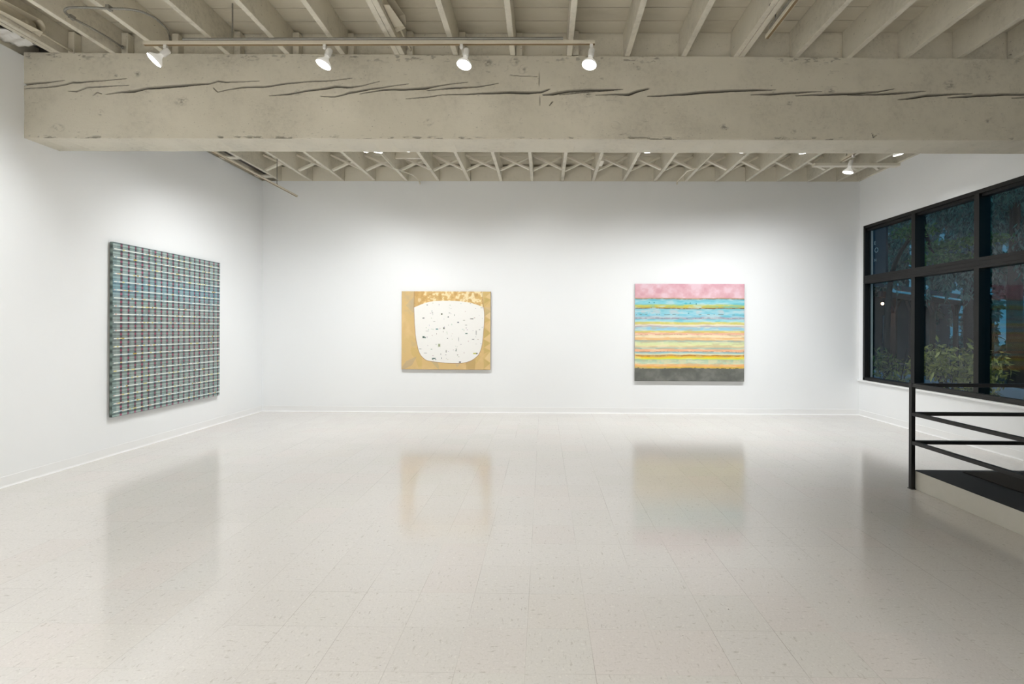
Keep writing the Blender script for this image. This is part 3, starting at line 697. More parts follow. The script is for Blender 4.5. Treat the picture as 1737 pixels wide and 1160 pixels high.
def canvas(img, origin, ux, nrm, W, H, parent, mat, curl=0):
    """painted canvas: img rows from top, sRGB 0..255; origin = lower left corner of the face; one vertex per dab"""
    h, w_ = img.shape[:2]; ux = Vector(ux); nrm = Vector(nrm); o = np.array(origin)
    c = np.clip(img/255., 0, 1); c = np.where(c <= .04045, c/12.92, ((c+.055)/1.055)**2.4)
    xx = np.linspace(0, W, w_); zz = np.linspace(H, 0, h)
    V = o+np.zeros((h, w_, 3)); V += xx[None, :, None]*np.array(ux); V[..., 2] += zz[:, None]
    # rolled edge
    ed = np.minimum(np.minimum(xx, W-xx)[None], np.minimum(zz, H-zz)[:, None]); V -= (np.clip(.006-ed, 0, .006)*.7)[..., None]*np.array(nrm)
    idx = np.arange(h*w_).reshape(h, w_); F = np.stack([idx[1:, :-1], idx[1:, 1:], idx[:-1, 1:], idx[:-1, :-1]], -1).reshape(-1, 4)
    me = fastmesh('canvas', V.reshape(-1, 3), F)
    ca = me.color_attributes.new('pigment', 'FLOAT_COLOR', 'POINT'); buf = np.ones((h*w_, 4), 'f'); buf[:, :3] = c.reshape(-1, 3); ca.data.foreach_set('color', buf.ravel())
    me.materials.append(mat); ob = bpy.data.objects.new('canvas', me); COL.objects.link(ob); ob.parent = parent; ob.matrix_parent_inverse = Matrix.Translation(-Vector(parent.location))
    return ob


def mixi(img, mask, col): img[:] = img*(1-mask[..., None])+np.array(col, float)*mask[..., None]


# --- plaid painting on the windowless wall
def plaid():
    W, H = 1.775, 2.005; y0, z0 = 5.305, .45; nx, ny = 380, 470
    X = np.linspace(0, W, nx)[None]+np.zeros((ny, 1)); Zt = np.linspace(0, H, ny)[:, None]+np.zeros((1, nx))   # Zt measured from the top
    img = np.zeros((ny, nx, 3)); img[:] = (140, 165, 162)
    per = .0935; ph = (Zt-.078+.002*np.sin(X*3))/per; k = np.floor(ph); f = ph-k
    # under-painting bands in each period
    def band(a, b_, s=.05): return np.clip((f-a)/s, 0, 1)*np.clip((b_-f)/s, 0, 1)
    big = fbm(ny, nx, 3, 3); streak = fbm(ny, nx, 60, 4, 2); cellx = np.floor((X-.05)/.0477); rnd = np.random.RandomState(3).rand(60, 60)
    tone = rnd[(k.astype(int) % 60), (cellx.astype(int) % 60)]
    mixi(img, band(.12, .36)*.8, (74, 92, 94)); mixi(img, band(.36, .56)*.55, (176, 205, 198)); mixi(img, band(.56, .74)*.7, (86, 108, 106)); mixi(img, band(.84, 1.04)*.6, (88, 106, 104))
    mixi(img, (.75*np.clip((tone-.5)*2, 0, 1))*(1-band(.12, .36))*.55, (186, 190, 190)); mixi(img, (.6*np.clip((.3-tone)*3, 0, 1)), (92, 118, 122))
    v = Zt/H
    mixi(img, .33*np.exp(-((v-.25)/.07)**2)*np.ones_like(X), (78, 150, 190)); mixi(img, .25*np.clip((v-.3)*2, 0, 1)*np.clip(1-(v-.6)*2, 0, 1), (150, 160, 140)); mixi(img, .25*np.clip((big-.5)*3, 0, 1), (105, 140, 125))
    mixi(img, .22*np.clip((streak-.45)*3, 0, 1), (200, 212, 208))
    mixi(img, .28*np.exp(-((v-.55)/.2)**2)*np.ones_like(X), (104, 100, 102))
    # wide paler column bands
    cx = (X-.105)/.0955; cf = cx-np.floor(cx+.5); ck = np.floor(cx+.5).astype(int)
    odd = (np.abs(cf) > .32).astype(float); mixi(img, odd*.14, (190, 205, 200))
    col = (np.abs(cf) < .13).astype(float)*(X > .06)
    mixi(img, col*.88, (52, 52, 58))
    m1 = col*np.clip(1-np.abs(f-.48)/.17, 0, 1)**.5; m2 = col*np.clip(1-np.abs(f-.88)/.07, 0, 1)**.6
    pk = np.random.RandomState(5).rand(60, 60)[(k.astype(int) % 60), ck % 60]
    pink = np.where((v > .3) & (v < .75), 1., 0.)
    mixi(img, m1*(.55+.45*pk), (196, 92, 128)); mixi(img, m1*pink*.6, (150, 45, 75)); mixi(img, m2*.6, (170, 90, 110))
    # pale lines broken into dabs
    ln = np.clip(1.25-np.abs(f-np.where(f > .5, 1, 0))/.072, 0, 1); ln = np.clip(ln*1.6, 0, 1)*(X > .012)
    dab = np.random.RandomState(8).rand(60, 140)[(np.round(ph).astype(int) % 60), np.floor(X/.0242).astype(int) % 140]
    lc = np.zeros_like(img); lc[:] = (243, 248, 243)
    for lo, hi, cc in ((.0, .10, (240, 228, 150)), (.16, .30, (196, 224, 232)), (.30, .38, (236, 200, 190)), (.38, .40, (214, 178, 70))):
        lc[(dab >= lo) & (dab < hi)] = cc
    img[:] = img*(1-ln[..., None])+lc*ln[..., None]
    # left rolled edge seen from the side is darker cloth
    t = thing('plaid_painting', 'tall plaid painting of grey green bands, white lines and magenta dabs', 'painting', (XL, y0+W/2, z0))
    # the face is turned to +X, its left side is the one nearer the viewer
    canvas(img, (XL+.055, y0, z0), (0, 1, 0), (1, 0, 0), W, H, t, vcol_mat('plaid_paint', .55))
    sd = MB(); a = .0045
    sd.box((XL+.018, y0, z0), (XL+.0505, y0+.004, z0+H)); sd.box((XL+.018, y0+W-.004, z0), (XL+.0505, y0+W, z0+H)); sd.box((XL+.018, y0, z0), (XL+.0505, y0+W, z0+.004)); sd.box((XL+.018, y0, z0+H-.004), (XL+.0505, y0+W, z0+H))
    sd.build('wrapped_edge', plaid_edge(), t)
    fr = MB(); fr.box((XL+.002, y0+.03, z0+.04), (XL+.03, y0+.08, z0+H-.04)); fr.box((XL+.002, y0+W-.08, z0+.04), (XL+.03, y0+W-.03, z0+H-.04)); fr.box((XL+.002, y0+.03, z0+H-.10), (XL+.03, y0+W-.03, z0+H-.05)); fr.build('stretcher', M['wood'], t)


def plaid_edge():
    m, nt, b = nm('plaid_edge_cloth'); g = N(nt, 'ShaderNodeNewGeometry').outputs['Position']
    wv = N(nt, 'ShaderNodeTexWave', bands_direction='Z'); wv.inputs['Scale'].default_value = 3.4; wv.inputs['Distortion'].default_value = .6; nt.links.new(g, wv.inputs[0])
    nt.links.new(mixc(nt, wv.outputs[1], lin((70, 84, 82)), lin((128, 146, 140))), b.inputs['Base Color']); b.inputs['Roughness'].default_value = .8; return m


M['wood'] = plain('pale_stretcher_wood', (.42, .30, .19), .6)
plaid()


# --- gold painting with the white rounded shape
def inside(px, py, poly):
    r = np.zeros(px.shape, bool); n = len(poly)
    for i in range(n):
        x1, y1 = poly[i]; x2, y2 = poly[(i+1) % n]
        c = ((y1 > py) != (y2 > py)) & (px < (x2-x1)*(py-y1)/(y2-y1+1e-12)+x1); r ^= c
    return r


def seg_d(px, py, pts, closed=False):
    d = np.full(px.shape, 9.); L = list(zip(pts, pts[1:]))+([(pts[-1], pts[0])] if closed else [])
    for (x1, y1), (x2, y2) in L:
        dx, dy = x2-x1, y2-y1; s = np.clip(((px-x1)*dx+(py-y1)*dy)/(dx*dx+dy*dy+1e-12), 0, 1); d = np.minimum(d, np.hypot(px-x1-s*dx, py-y1-s*dy))
    return d


def gold():
    W, H = 1.556, 1.365; x0, z0 = -2.482, .757; nx, ny = 430, 380
    U = np.linspace(0, 1095, nx)[None]+np.zeros((ny, 1)); Vv = np.linspace(0, 950, ny)[:, None]+np.zeros((1, nx))
    img = np.zeros((ny, nx, 3)); img[:] = (226, 194, 132)
    rs = np.random.RandomState(21)
    # angular facets around the border
    P = rs.rand(70, 2)*(1095, 950); best = np.full(U.shape, 1e9); bi = np.zeros(U.shape, int)
    for i, (a, b_) in enumerate(P):
        d = np.abs(U-a)+np.abs(Vv-b_)*.9+.5*np.abs((U-a)-(Vv-b_)); mk = d < best; best[mk] = d[mk]; bi[mk] = i
    tn = rs.rand(70)[bi]; mixi(img, np.clip(tn-.4, 0, 1)*.55, (206, 176, 96)); mixi(img, np.clip(.45-tn, 0, 1)*.7, (232, 190, 134)); mixi(img, (rs.rand(70)[bi] > .86)*.35, (186, 176, 160))
    # triangles down the right border
    yt = 10
    for k in range(8):
        h_ = (88, 130, 96, 150, 110, 84, 140, 100)[k]; tipx = 1015+rs.uniform(-5, 22); mid = yt+h_*rs.uniform(.35, .7)
        mixi(img, inside(U, Vv, [(1095, yt), (1095, yt+h_), (tipx, mid)])*(.4+.4*rs.rand()), (236, 204, 148) if k % 2 else (242, 214, 160))
        mixi(img, inside(U, Vv, [(1012, mid+6), (1095, yt+h_), (1016, mid+h_*.95)])*(.3+.4*rs.rand()), (198, 172, 98)); yt += h_+rs.uniform(4, 22)
    mixi(img, inside(U, Vv, [(790, 860), (915, 820), (905, 950), (800, 950)])*.7, (196, 164, 104)); mixi(img, inside(U, Vv, [(0, 930), (60, 850), (190, 790), (130, 900), (20, 950)])*.4, (176, 160, 146))
    n1 = fbm(ny, nx, 6, 7, 5); mixi(img, np.clip((n1-.55)*2, 0, .35), (246, 214, 156)); mixi(img, np.clip((.42-n1)*2, 0, .35)*(U < 180), (180, 168, 150))
    # crinkled leaf along the top
    n2 = fbm(ny, nx, 26, 30, 3); leaf = ((U > 155) & (U < 1000) & (Vv < 200)).astype(float)
    mixi(img, leaf*.75, (226, 184, 112)); mixi(img, leaf*np.clip((n2-.52)*9, 0, 1)*.85*(U > 200), (255, 240, 196)); mixi(img, leaf*np.clip((.42-n2)*9, 0, 1)*.5, (196, 152, 88)); mixi(img, ((U > 150) & (U < 270) & (Vv < 190))*.3, (200, 160, 96))
    poly = [(152, 195), (247, 155), (337, 125), (430, 115), (537, 112), (640, 113), (717, 117), (800, 126), (867, 140), (940, 162), (1010, 190), (1018, 250), (1020, 320), (1017, 400), (1012, 465), (1005, 550), (997, 625), (983, 690), (967, 735), (945, 775), (917, 800), (885, 825), (847, 845), (800, 860), (747, 870), (690, 873), (617, 873), (540, 869), (477, 863), (400, 855), (337, 845), (310, 838), (287, 825), (260, 800), (237, 775), (220, 742), (207, 705), (194, 650), (182, 595), (172, 530), (167, 465), (160, 380), (157, 305)]
    ins = inside(U, Vv, poly); dd = seg_d(U, Vv, poly, True)
    lines = np.minimum(seg_d(U, Vv, [(152, 195), (156, 0)]), np.minimum(seg_d(U, Vv, [(1010, 190), (988, 0)]), seg_d(U, Vv, [(1018, 250), (1003, 160), (997, 90)])))
    mixi(img, np.clip(1.4-lines/2.4, 0, 1)*.7, (140, 108, 76))
    mixi(img, np.clip(1.6-dd/3.2, 0, 1)*np.where((Vv > 190), .85, 0), (150, 104, 72))
    mixi(img, ins.astype(float)*np.clip(dd/3, 0, 1), (250, 249, 245))
    # small scattered marks
    marks = [(270, 325, 12, 5, (40, 50, 48)), (495, 275, 10, 9, (70, 80, 50)), (575, 310, 7, 6, (30, 50, 45)), (315, 165, 6, 5, (90, 100, 100)), (380, 262, 6, 4, (70, 70, 70)), (697, 375, 9, 6, (50, 70, 90)), (865, 332, 20, 4, (70, 80, 70)), (437, 458, 15, 7, (60, 130, 130)), (522, 447, 8, 11, (50, 60, 40)), (800, 510, 14, 6, (110, 140, 130)),
             (920, 500, 4, 26, (130, 130, 130)), (272, 556, 13, 11, (25, 70, 60)), (292, 562, 8, 8, (90, 120, 110)), (568, 570, 6, 5, (30, 40, 40)), (465, 655, 13, 18, (150, 160, 120)), (552, 728, 4, 14, (70, 80, 50)), (675, 710, 6, 17, (150, 160, 150)), (882, 580, 14, 4, (130, 130, 130)), (905, 752, 22, 8, (200, 195, 60)), (930, 752, 8, 8, (50, 60, 70)),
             (400, 815, 22, 7, (60, 100, 90)), (385, 825, 8, 5, (30, 60, 60)), (425, 828, 5, 6, (50, 90, 90)), (722, 858, 12, 7, (40, 50, 55)), (590, 262, 9, 3, (120, 120, 120)), (403, 365, 14, 2.5, (150, 150, 145)), (770, 350, 12, 3, (150, 150, 130)), (318, 482, 20, 2, (150, 150, 145)), (230, 700, 16, 2.5, (120, 120, 120)), (296, 750, 18, 3, (150, 150, 150)), (704, 580, 3, 22, (150, 150, 150)), (495, 812, 4, 9, (130, 140, 140)), (795, 408, 12, 3, (110, 115, 105)), (486, 762, 4, 5, (70, 80, 80)), (797, 442, 6, 3, (120, 120, 120)), (652, 288, 3, 10, (110, 120, 100))]
    for _ in range(75): marks.append((rs.uniform(170, 1000), rs.uniform(135, 850), rs.uniform(3, 9), rs.uniform(1.5, 4), tuple(rs.uniform(120, 190, 3)))if rs.rand() < .65 else (rs.uniform(170, 1000), rs.uniform(135, 850), rs.uniform(1.5, 3), rs.uniform(4, 11), tuple(rs.uniform(130, 190, 3))))
    for a, b_, hw, hh, cc in marks:
        jag = .25*np.sin(U*.9+Vv*.5); mk = np.clip(1.25-np.maximum(np.abs(U-a)/hw, np.abs(Vv-b_)/hh)/.85+jag, 0, .75)*(ins & (dd > 2)); mixi(img, np.clip(mk*3, 0, 1), cc)
    t = thing('gold_painting', 'smaller gold painting with a white rounded shape and tiny dark marks', 'painting', (x0+W/2, YB, z0))
    canvas(img, (x0, YB-.048, z0), (1, 0, 0), (0, -1, 0), W, H, t, vcol_mat('gold_paint', .45))
    sides(t, x0, z0, W, H, plain('brown_painted_edge', (.33, .24, .15), .6))


def sides(t, x0, z0, W, H, mat):
    sd = MB(); f, k = YB-.044, YB-.014
    sd.box((x0, f, z0), (x0+.004, k, z0+H)); sd.box((x0+W-.004, f, z0), (x0+W, k, z0+H)); sd.box((x0, f, z0), (x0+W, k, z0+.004)); sd.box((x0, f, z0+H-.004), (x0+W, k, z0+H)); sd.build('wrapped_edge', mat, t)
    fr = MB(); fr.box((x0+.04, YB-.03, z0+.03), (x0+.09, YB-.002, z0+H-.03)); fr.box((x0+W-.09, YB-.03, z0+.03), (x0+W-.04, YB-.002, z0+H-.03)); fr.build('stretcher', M['wood'], t)


gold()


# --- striped painting
def stripes():
    W, H = 1.895, 1.69; x0, z0 = 1.588, .578; nx, ny = 460, 420
    v0 = np.linspace(0, 1, ny)[:, None]+np.zeros((1, nx)); U = np.linspace(0, 1, nx)[None]+np.zeros((ny, 1))
    wv = (fbm(ny, nx, 3, 14, 3)-.5)*.010+(fbm(ny, nx, 40, 6, 2)-.5)*.006
    v = v0+wv
    S = [(0, (228, 180, 192)), (.14, (226, 178, 186)), (.147, (214, 165, 140)), (.153, (190, 160, 120)), (.16, (120, 190, 205)), (.185, (140, 212, 224)), (.207, (130, 208, 222)), (.217, (200, 205, 120)), (.232, (206, 200, 84)), (.246, (196, 176, 80)), (.253, (150, 110, 84)), (.26, (130, 200, 214)), (.29, (165, 214, 226)), (.315, (140, 208, 226)), (.335, (150, 205, 222)), (.345, (180, 178, 190)), (.36, (170, 172, 184)), (.368, (160, 216, 226)), (.388, (164, 220, 230)), (.396, (212, 212, 120)), (.412, (220, 210, 110)), (.42, (236, 226, 200)), (.43, (232, 226, 216)), (.437, (186, 168, 172)), (.446, (180, 205, 214)), (.46, (146, 206, 232)), (.478, (170, 214, 232)), (.486, (222, 214, 130)), (.498, (232, 206, 110)), (.505, (242, 186, 150)), (.523, (246, 196, 176)), (.532, (252, 232, 190)), (.546, (254, 236, 200)), (.556, (240, 196, 136)), (.575, (248, 200, 140)), (.583, (190, 186, 160)), (.588, (150, 172, 176)), (.596, (206, 220, 180)), (.615, (226, 236, 180)), (.635, (232, 232, 172)), (.647, (230, 206, 160)), (.657, (190, 202, 176)), (.667, (160, 190, 182)), (.675, (250, 192, 150)), (.694, (250, 186, 146)), (.70, (190, 190, 180)), (.708, (130, 188, 200)), (.716, (196, 224, 206)), (.726, (240, 236, 196)), (.733, (216, 160, 80)), (.741, (206, 140, 50)), (.746, (240, 196, 50)), (.756, (250, 210, 50)), (.765, (240, 236, 60)), (.773, (220, 236, 110)), (.78, (170, 196, 170)), (.80, (190, 214, 186)), (.818, (196, 220, 190)), (.828, (250, 196, 140)), (.842, (250, 190, 120)), (.853, (240, 190, 90)), (.866, (222, 186, 80)), (.871, (110, 112, 100)), (.88, (104, 107, 100)), (1.0, (110, 112, 106))]
    xs = [a for a, _ in S]; img = np.stack([np.interp(v, xs, [c[k] for _, c in S]) for k in range(3)], -1)
    # scumbled patches, different per zone
    n1 = fbm(ny, nx, 14, 14, 5); n2 = fbm(ny, nx, 60, 12, 3)
    top = (v < .145); mixi(img, top*np.clip((n1-.5)*3.2, 0, .7), (240, 214, 224)); mixi(img, top*np.clip((.47-n1)*3, 0, .5), (212, 150, 164))
    bl = ((v > .158) & (v < .39)); mixi(img, bl*np.clip((n2-.54)*4, 0, .7), (196, 222, 226)); mixi(img, bl*np.clip((.45-n2)*4, 0, .6), (96, 190, 208)); mixi(img, ((v > .27) & (v < .31))*np.clip((n1-.5)*5, 0, .6), (206, 206, 208))
    md = ((v > .39) & (v < .87)); mixi(img, md*np.clip((n2-.56)*3.5, 0, .5), (250, 236, 200)); mixi(img, md*np.clip((.42-n2)*3.5, 0, .5), (206, 186, 150)); mixi(img, ((v > .78) & (v < .825))*np.clip((n1-.48)*5, 0, .6), (236, 224, 180))
    gy = (v > .869); mixi(img, gy*np.clip((n1-.5)*2.5, 0, .4), (150, 150, 144)); mixi(img, gy*np.clip((.46-n1)*3, 0, .4), (84, 86, 82))
    # broken dark strokes and dots along some joins
    st = fbm(ny, nx, 5, 40, 3)
    for yy, cc, th, amt in ((.252, (90, 60, 50), .0035, .55), (.155, (120, 100, 80), .003, .5), (.318, (110, 120, 110), .003, .62), (.523, (170, 110, 70), .0022, .6), (.741, (150, 90, 30), .003, .52), (.695, (140, 90, 80), .002, .6), (.866, (60, 60, 40), .003, .62), (.352, (120, 110, 130), .003, .55)):
        mixi(img, np.clip(1.3-np.abs(v-yy)/th, 0, 1)*np.clip((st-amt+.08)*14, 0, .85), cc)
    for a, b_, r in ((.13, .193, .006), (.175, .195, .007), (.505, .198, .006), (.56, .205, .007), (.49, .30, .006), (.465, .2, .012)):
        mixi(img, np.clip(1.4-np.hypot((U-a)*1.12, v-b_)/r, 0, 1)*.8, (30, 120, 130) if r < .01 else (70, 190, 205))
    t = thing('striped_painting', 'large painting of horizontal stripes, pink above, blue and yellow, dark grey below', 'painting', (x0+W/2, YB, z0))
    canvas(img, (x0, YB-.05, z0), (1, 0, 0), (0, -1, 0), W, H, t, vcol_mat('stripe_paint', .55))
    sides(t, x0, z0, W, H, plain('grey_painted_edge', (.30, .29, .26), .6))


stripes()

# ------------------------------------------------------------------ platform, mat and railing
PX, PY, PH = 3.458, 4.452, .176
pl = thing('entry_platform', 'low white platform with charcoal rubber top beside the windows', 'platform', (PX, PY, 0))
skw = .012
def pface(x0, x1, ya, yb, z0, z1, name, mat):
    mb = MB(); mb.box((x0, ya, z0), (x1, yb, z1)); return mb.build(name, mat, pl, bevel=.002)
pface(PX+.026, XR-.001, 1.0, PY-.002, 0, PH-.004, 'platform_body', M['skirt'])
pface(PX+.023, XR-.001, .995, PY, PH-.004, PH, 'rubber_top', M['ramp'])
mat_o = MB().box((3.87, 2.3, PH), (5.2, 4.375, PH+.009)).build('door_mat', M['mat'], bevel=.003)
tag(mat_o, 'dark brown doormat lying on the charcoal platform', 'mat')

rl = thing('steel_railing', 'black square-tube railing with three rails around the platform corner', 'railing', (PX, PY, 0))
tb = .036
MB().box((PX-.016, PY-.026, 0), (PX+.020, PY+.010, .992)).build('post', M['black'], rl, bevel=.003)
MB().box((PX-.022, PY-.034, 0), (PX+.0225, PY+.016, .005)).build('foot_plate', M['black'], rl)
for z in (.975, .705, .438):
    MB().box((PX+.02, PY-.03, z-tb/2), (XR-.03, PY+.010, z+tb/2-.004)).build('rail', M['black'], rl, bevel=.003)
    MB().box((PX-.016, 1.05, z-tb/2), (PX+.02, PY-.03, z+tb/2-.004)).build('rail', M['black'], rl, bevel=.003)
MB().box((PX-.022, 1.02, 0), (PX+.02, 1.062, .998)).build('post', M['black'], rl, bevel=.003)
MB().box((XR-.055, PY-.03, PH+.0008), (XR-.015, PY+.010, .998)).build('post', M['black'], rl, bevel=.003)

# ------------------------------------------------------------------ outside, at dusk
def leafmat(name, c1, c2, trans=.25):
    m, nt, b = nm(name); g = N(nt, 'ShaderNodeNewGeometry'); n = noise(nt, g.outputs['Position'], 3, 3)
    rn = g.outputs['Random Per Island']
    nt.links.new(mixc(nt, rn, c1, c2), b.inputs['Base Color']); b.inputs['Roughness'].default_value = .45; return m


M['willow'] = leafmat('willow_leaf', (.03, .08, .065), (.20, .44, .36))
M['maple'] = leafmat('broad_leaf', (.06, .15, .05), (.20, .42, .12))
M['bush'] = leafmat('shrub_leaf', (.08, .10, .03), (.50, .52, .16))
M['bark'] = plain('dark_bark', (.02, .02, .018), .9, var=.4, scale=12, bmp=1)
M['soil'] = plain('evening_paving', (.10, .10, .10), .9, var=.3, scale=2)
M['siding'] = plain('slate_blue_siding', (.055, .07, .09), .7, var=.15, scale=1)
M['brick'] = plain('red_brown_cladding', (.10, .055, .045), .8, var=.3, scale=5)
M['gutter'] = plain('pale_gutter', (.17, .18, .19), .5)
M['timber'] = plain('stained_porch_timber', (.06, .035, .025), .7)
M['car'] = plain('pale_blue_paint', (.45, .58, .7), .4)
M['pale_jamb'] = plain('pale_render', (.55, .56, .57), .8)

o = MB().box((XR+.3, -30, -.6), (60, 60, -.5)).build('ground', M['soil']); o['kind'] = 'structure'


def leaves(centres, radii, n, size, aspect, rng, hang=0.):
    """n folded leaves scattered through ellipsoids"""
    V = []; F = []
    ci = rng.randint(0, len(centres), n)
    for k in range(n):
        c = centres[ci[k]]; r = radii[ci[k]]
        d = rng.normal(size=3); d /= np.linalg.norm(d)+1e-9; d *= rng.rand()**.45
        p = np.array(c)+d*np.array(r)
        a = rng.normal(size=3); a[2] -= hang*2.5; a /= np.linalg.norm(a); b_ = np.cross(a, rng.normal(size=3)); b_ /= np.linalg.norm(b_)+1e-9
        nn = np.cross(a, b_); s = size*(.6+.8*rng.rand()); w_ = s*aspect; i = len(V)
        V += [p, p+a*s*.5+b_*w_*.5+nn*w_*.15, p+a*s, p+a*s*.5-b_*w_*.5+nn*w_*.15]; F += [(i, i+1, i+2), (i, i+2, i+3)]
    return [tuple(v) for v in V], F


rg = np.random.RandomState(4)
def tree(x, y, lab, crowns, radii, n, size, mat, hang, limbs, aspect=.3, kind='tree', gname=None):
    t = thing(kind, lab, 'tree', (x, y, -.5), gname)
    mb = MB()
    for L, r in limbs: mb.tube(smooth_path([Vector(p) for p in L], 4), [r*(1-.75*k/(4*(len(L)-1))) for k in range(4*(len(L)-1)+1)], 10)
    mb.build('trunk', M['bark'], t, smooth=True)
    v, f = leaves(crowns, radii, n, size, aspect, rg, hang); MB().add(v, f).build('foliage', mat, t)


def strands(x0, x1, y0, y1, z0, z1, n):
    c = []; r = []
    for _ in range(n):
        x, y = rg.uniform(x0, x1), rg.uniform(y0, y1); z = rg.uniform(z0, z1); c.append((x, y, z)); r.append((.16, .16, rg.uniform(.5, 1.1)))
    return c, r


c, r = strands(9.5, 14, 9.6, 15.5, 2.9, 7.5, 150)
tree(12.5, 12.6, 'weeping tree outside the middle panes, foliage hanging in curtains', c, r, 34000, .14, M['willow'], .9, [([(12.6, 12.6, -.5), (12.4, 12.5, 2), (12.5, 12.6, 4.5), (12, 12.2, 7)], .22), ([(12.4, 12.5, 3.2), (11.5, 11.6, 4.6), (10.6, 11, 5.2)], .09)])
c, r = strands(9, 15, 3.5, 9.2, 2.0, 7.5, 130)
tree(13, 7.6, 'weeping tree seen through the pane beside the railing', c, r, 30000, .14, M['willow'], .9, [([(14.6, 7.2, -.5), (14.4, 7.2, 2.5), (14.6, 7.1, 5.5)], .15)])
c, r = strands(14, 22, 14, 27, 4.2, 11, 110)
tree(19, 21, 'tall weeping tree rising behind the porch roof', c, r, 26000, .24, M['willow'], .7, [([(19, 21, -.5), (18.8, 21, 4), (19, 21, 8)], .3)])
c, r = strands(21, 31, 6, 34, -.2, 13, 170)
tree(26, 20, 'dim mass of trees farthest behind the porch', c, r, 38000, .5, M['willow'], .5, [([(26, 20, -.5), (26, 20, 8)], .35)], .5)
tree(8.05, 9.75, 'bare crooked branch with flat layers of green leaves outside the upper panes', [(8.4, 10.0, 3.25), (8.8, 10.1, 3.0), (9.3, 10.1, 2.95), (8.0, 9.8, 2.95), (9.0, 9.7, 3.35), (7.6, 9.75, 3.5)], [(.45, .4, .12), (.5, .4, .10), (.45, .4, .09), (.4, .4, .10), (.5, .4, .10), (.4, .4, .14)], 2600, .09, M['maple'], .0,
     [([(7.35, 10.1, -.5), (7.32, 10.1, 1.2), (7.38, 10.1, 2.4), (7.5, 10.05, 3.0), (7.8, 9.95, 3.6), (8.0, 9.9, 4.2)], .075), ([(7.9, 9.9, 3.9), (8.05, 9.95, 3.4), (8.25, 10, 3.05), (8.7, 10.05, 2.85), (9.3, 10.1, 2.8)], .045)], .45)
# shrubs below the window
def shrub(x, y, rx, ry, top, n, lab):
    t = thing('shrub', lab, 'shrub', (x, y, -.5), 'shrubs outside the window'); mb = MB()
    for k in range(14):
        a = rg.uniform(0, 6.28); q = Vector((x+rx*.8*math.cos(a)*rg.rand(), y+ry*.8*math.sin(a)*rg.rand(), top*rg.uniform(.7, 1))); mb.tube([Vector((x, y, -.5)), Vector((x, y, -.5)).lerp(q, .5)+Vector((0, 0, .1)), q], [.018, .012, .004], 6)
    mb.build('stem', M['bark'], t)
    cs = [(x+rg.uniform(-rx, rx)*.75, y+rg.uniform(-ry, ry)*.8, rg.uniform(-.2, top-.1)) for _ in range(16)]
    v, f = leaves(cs, [(rx*.4, ry*.4, .3)]*16, n, .115, .32, rg, .1); MB().add(v, f).build('foliage', M['bush'], t)
shrub(6.9, 7.9, .55, .8, 1.3, 2600, 'yellow green shrub seen through the second lower pane')
shrub(6.8, 9.2, .35, .5, 1.15, 900, 'sparse yellow green shrub seen through the corner pane')
shrub(7.0, 6.2, .6, .8, .9, 2200, 'low green shrub seen through the pane beside the railing')
shrub(7.3, 4.6, .6, .8, .9, 1500, 'low green shrub farthest along the window wall')

# porch building across the yard
A, B = Vector((12.0, 16.9, 0)), Vector((25.5, 26.6, 0)); dr = (B-A).normalized(); bk = Vector((-dr.y, dr.x, 0))
ho = thing('porch_building', 'low dark building with pale gutter and timber porch posts across the yard', 'building', A)
def up(p, z): return Vector((p.x, p.y, z))
MB().bar(up(A-bk*.55, 2.93), up(B-bk*.55, 2.93), .14, .16).build('gutter', M['gutter'], ho)
rf = MB(); a, b2 = up(A-bk*.6, 3.0), up(B-bk*.6, 3.0); c2, d2 = up(B+bk*5, 4.3), up(A+bk*5, 4.3); dn = Vector((0, 0, -.12))
rf.add([a, b2, c2, d2, a+dn, b2+dn, c2+dn, d2+dn], [(0, 1, 2, 3), (7, 6, 5, 4), (0, 4, 5, 1), (1, 5, 6, 2), (2, 6, 7, 3), (3, 7, 4, 0)]); rf.build('roof', M['siding'], ho)
MB().bar(up(A+bk*2.2, 1.2), up(B+bk*2.2, 1.2), .15, 3.6).build('front_wall', M['siding'], ho)
MB().bar(up(A, 2.75), up(B, 2.75), .1, .22).build('porch_beam', M['timber'], ho)
for s in (1.3, 3.2, 5.6, 8.8, 12.0, 15.2):
    p = A+dr*s; po = MB(); po.bar(up(p, -.5), up(p, 2.66), .17, .17, up=dr); po.build('porch_post', M['timber'], ho)
    br = MB(); br.bar(up(p+dr*.08, 2.15), up(p+dr*.6, 2.66), .1, .1); br.bar(up(p-dr*.08, 2.15), up(p-dr*.6, 2.66), .1, .1); br.build('brace', M['timber'], ho)
for s in (3.0, 6.5, 10.0):
    p = A+dr*s+bk*2.1; MB().bar(up(p, 1.5), up(p+dr*1.3, 1.5), .05, 1.3).build('porch_window', M['car'], ho)
p = at(1497, 515, 1, 16.85)
t = thing('porch_bulb', 'small warm glowing bulb hanging under the porch eave', 'light', p)
MB().lathe([(-.05, .001), (-.033, .033), (0, .047), (.033, .033), (.05, .001)], p, (0, 0, 1), 14).build('glass_globe', M['porch_bulb'], t, smooth=True)
MB().tube([p+Vector((0, 0, .08)), Vector((p.x, p.y, 2.87))], .012, 6).build('cord', M['black'], t)
pl_ = bpy.data.lights.new('porch_lamp', 'POINT'); pl_.energy = 1.2; pl_.color = (1, .5, .25); pl_.shadow_soft_size = .1
po = bpy.data.objects.new('porch_lamp', pl_); COL.objects.link(po); po.parent = t; po.location = (0, 0, -.16)

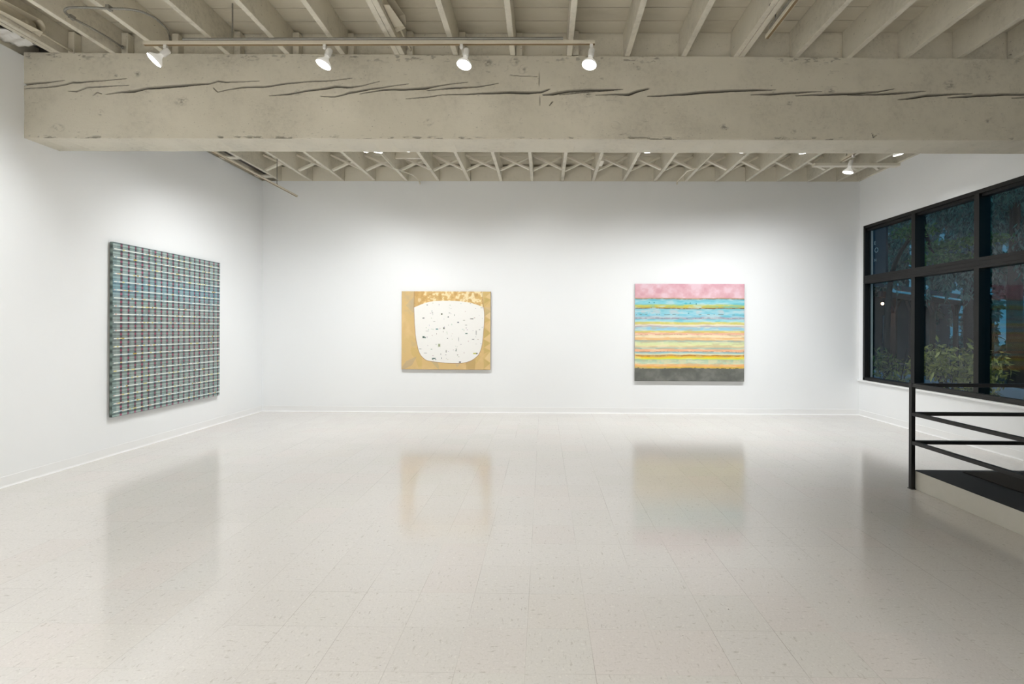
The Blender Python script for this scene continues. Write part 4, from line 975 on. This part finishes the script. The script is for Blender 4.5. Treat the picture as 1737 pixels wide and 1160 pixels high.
# dark upright banner with pale letters outside the corner pane
bx = 6.6
q0, q1 = at(1478, 383, 0, bx), at(1503, 383, 0, bx); zt = at(1490, 372, 0, bx).z
bn = thing('banner_sign', 'tall slate blue upright sign with small pale letters outside the corner pane', 'sign', (bx, (q0.y+q1.y)/2, -.5))
MB().box((bx, q1.y, at(1490, 474, 0, bx).z), (bx+.04, q0.y, zt+.7)).build('board', plain('slate_board', (.02, .04, .07), .6), bn)
MB().tube([(bx+.02, q0.y-.01, -.5), (bx+.02, q0.y-.01, zt+.72)], .025, 10).build('pole', M['frame'], bn)
def letter(ch, px, py, hpx):
    c = at(px, py, 0, bx); h = hpx/FPX*c.y
    cu = bpy.data.curves.new('letter', 'FONT'); cu.body = ch; cu.size = h*1.4; cu.extrude = .002; cu.align_x = 'CENTER'; cu.align_y = 'CENTER'
    tmp = bpy.data.objects.new('tmp', cu); COL.objects.link(tmp); me = bpy.data.meshes.new_from_object(tmp); bpy.data.objects.remove(tmp); me.materials.clear(); me.materials.append(M['white_metal'])
    o = bpy.data.objects.new('letter', me); COL.objects.link(o); o.parent = bn
    o.matrix_parent_inverse = Matrix.Translation(-Vector(bn.location))
    o.matrix_basis = Matrix.Translation((bx-.004, c.y, c.z)) @ Matrix.Rotation(-PI/2, 4, 'Z') @ Matrix.Rotation(PI/2, 4, 'X')
letter('E', 1484.5, 412.5, 6); letter('O', 1487, 424.5, 8.5); letter('N', 1485, 441.5, 5)

# white table frame and pale wheelbarrow-like low wall in the yard
q = [at(1471, 616, 0, 8.2), at(1502, 617, 0, 8.2)]
tb_ = thing('garden_table', 'thin white framed table outside the corner pane', 'table', (8.2, (q[0].y+q[1].y)/2, -.5))
zt_ = q[1].z; yA, yB = q[1].y, q[1].y+1.2
MB().box((7.9, yA, zt_-.02), (8.7, yB, zt_)).build('table_top', M['gutter'], tb_)
for xx in (7.92, 8.66):
    for yy in (yA+.02, yB-.02): MB().box((xx-.012, yy-.012, -.5), (xx+.012, yy+.012, zt_-.02)).build('leg', M['gutter'], tb_)
o = MB().box((9.2, 5.0, -.5), (9.35, 13.5, .35)).build('garden_wall', M['car'], bevel=.02); tag(o, 'low pale blue wall glimpsed through the shrubs', 'wall')
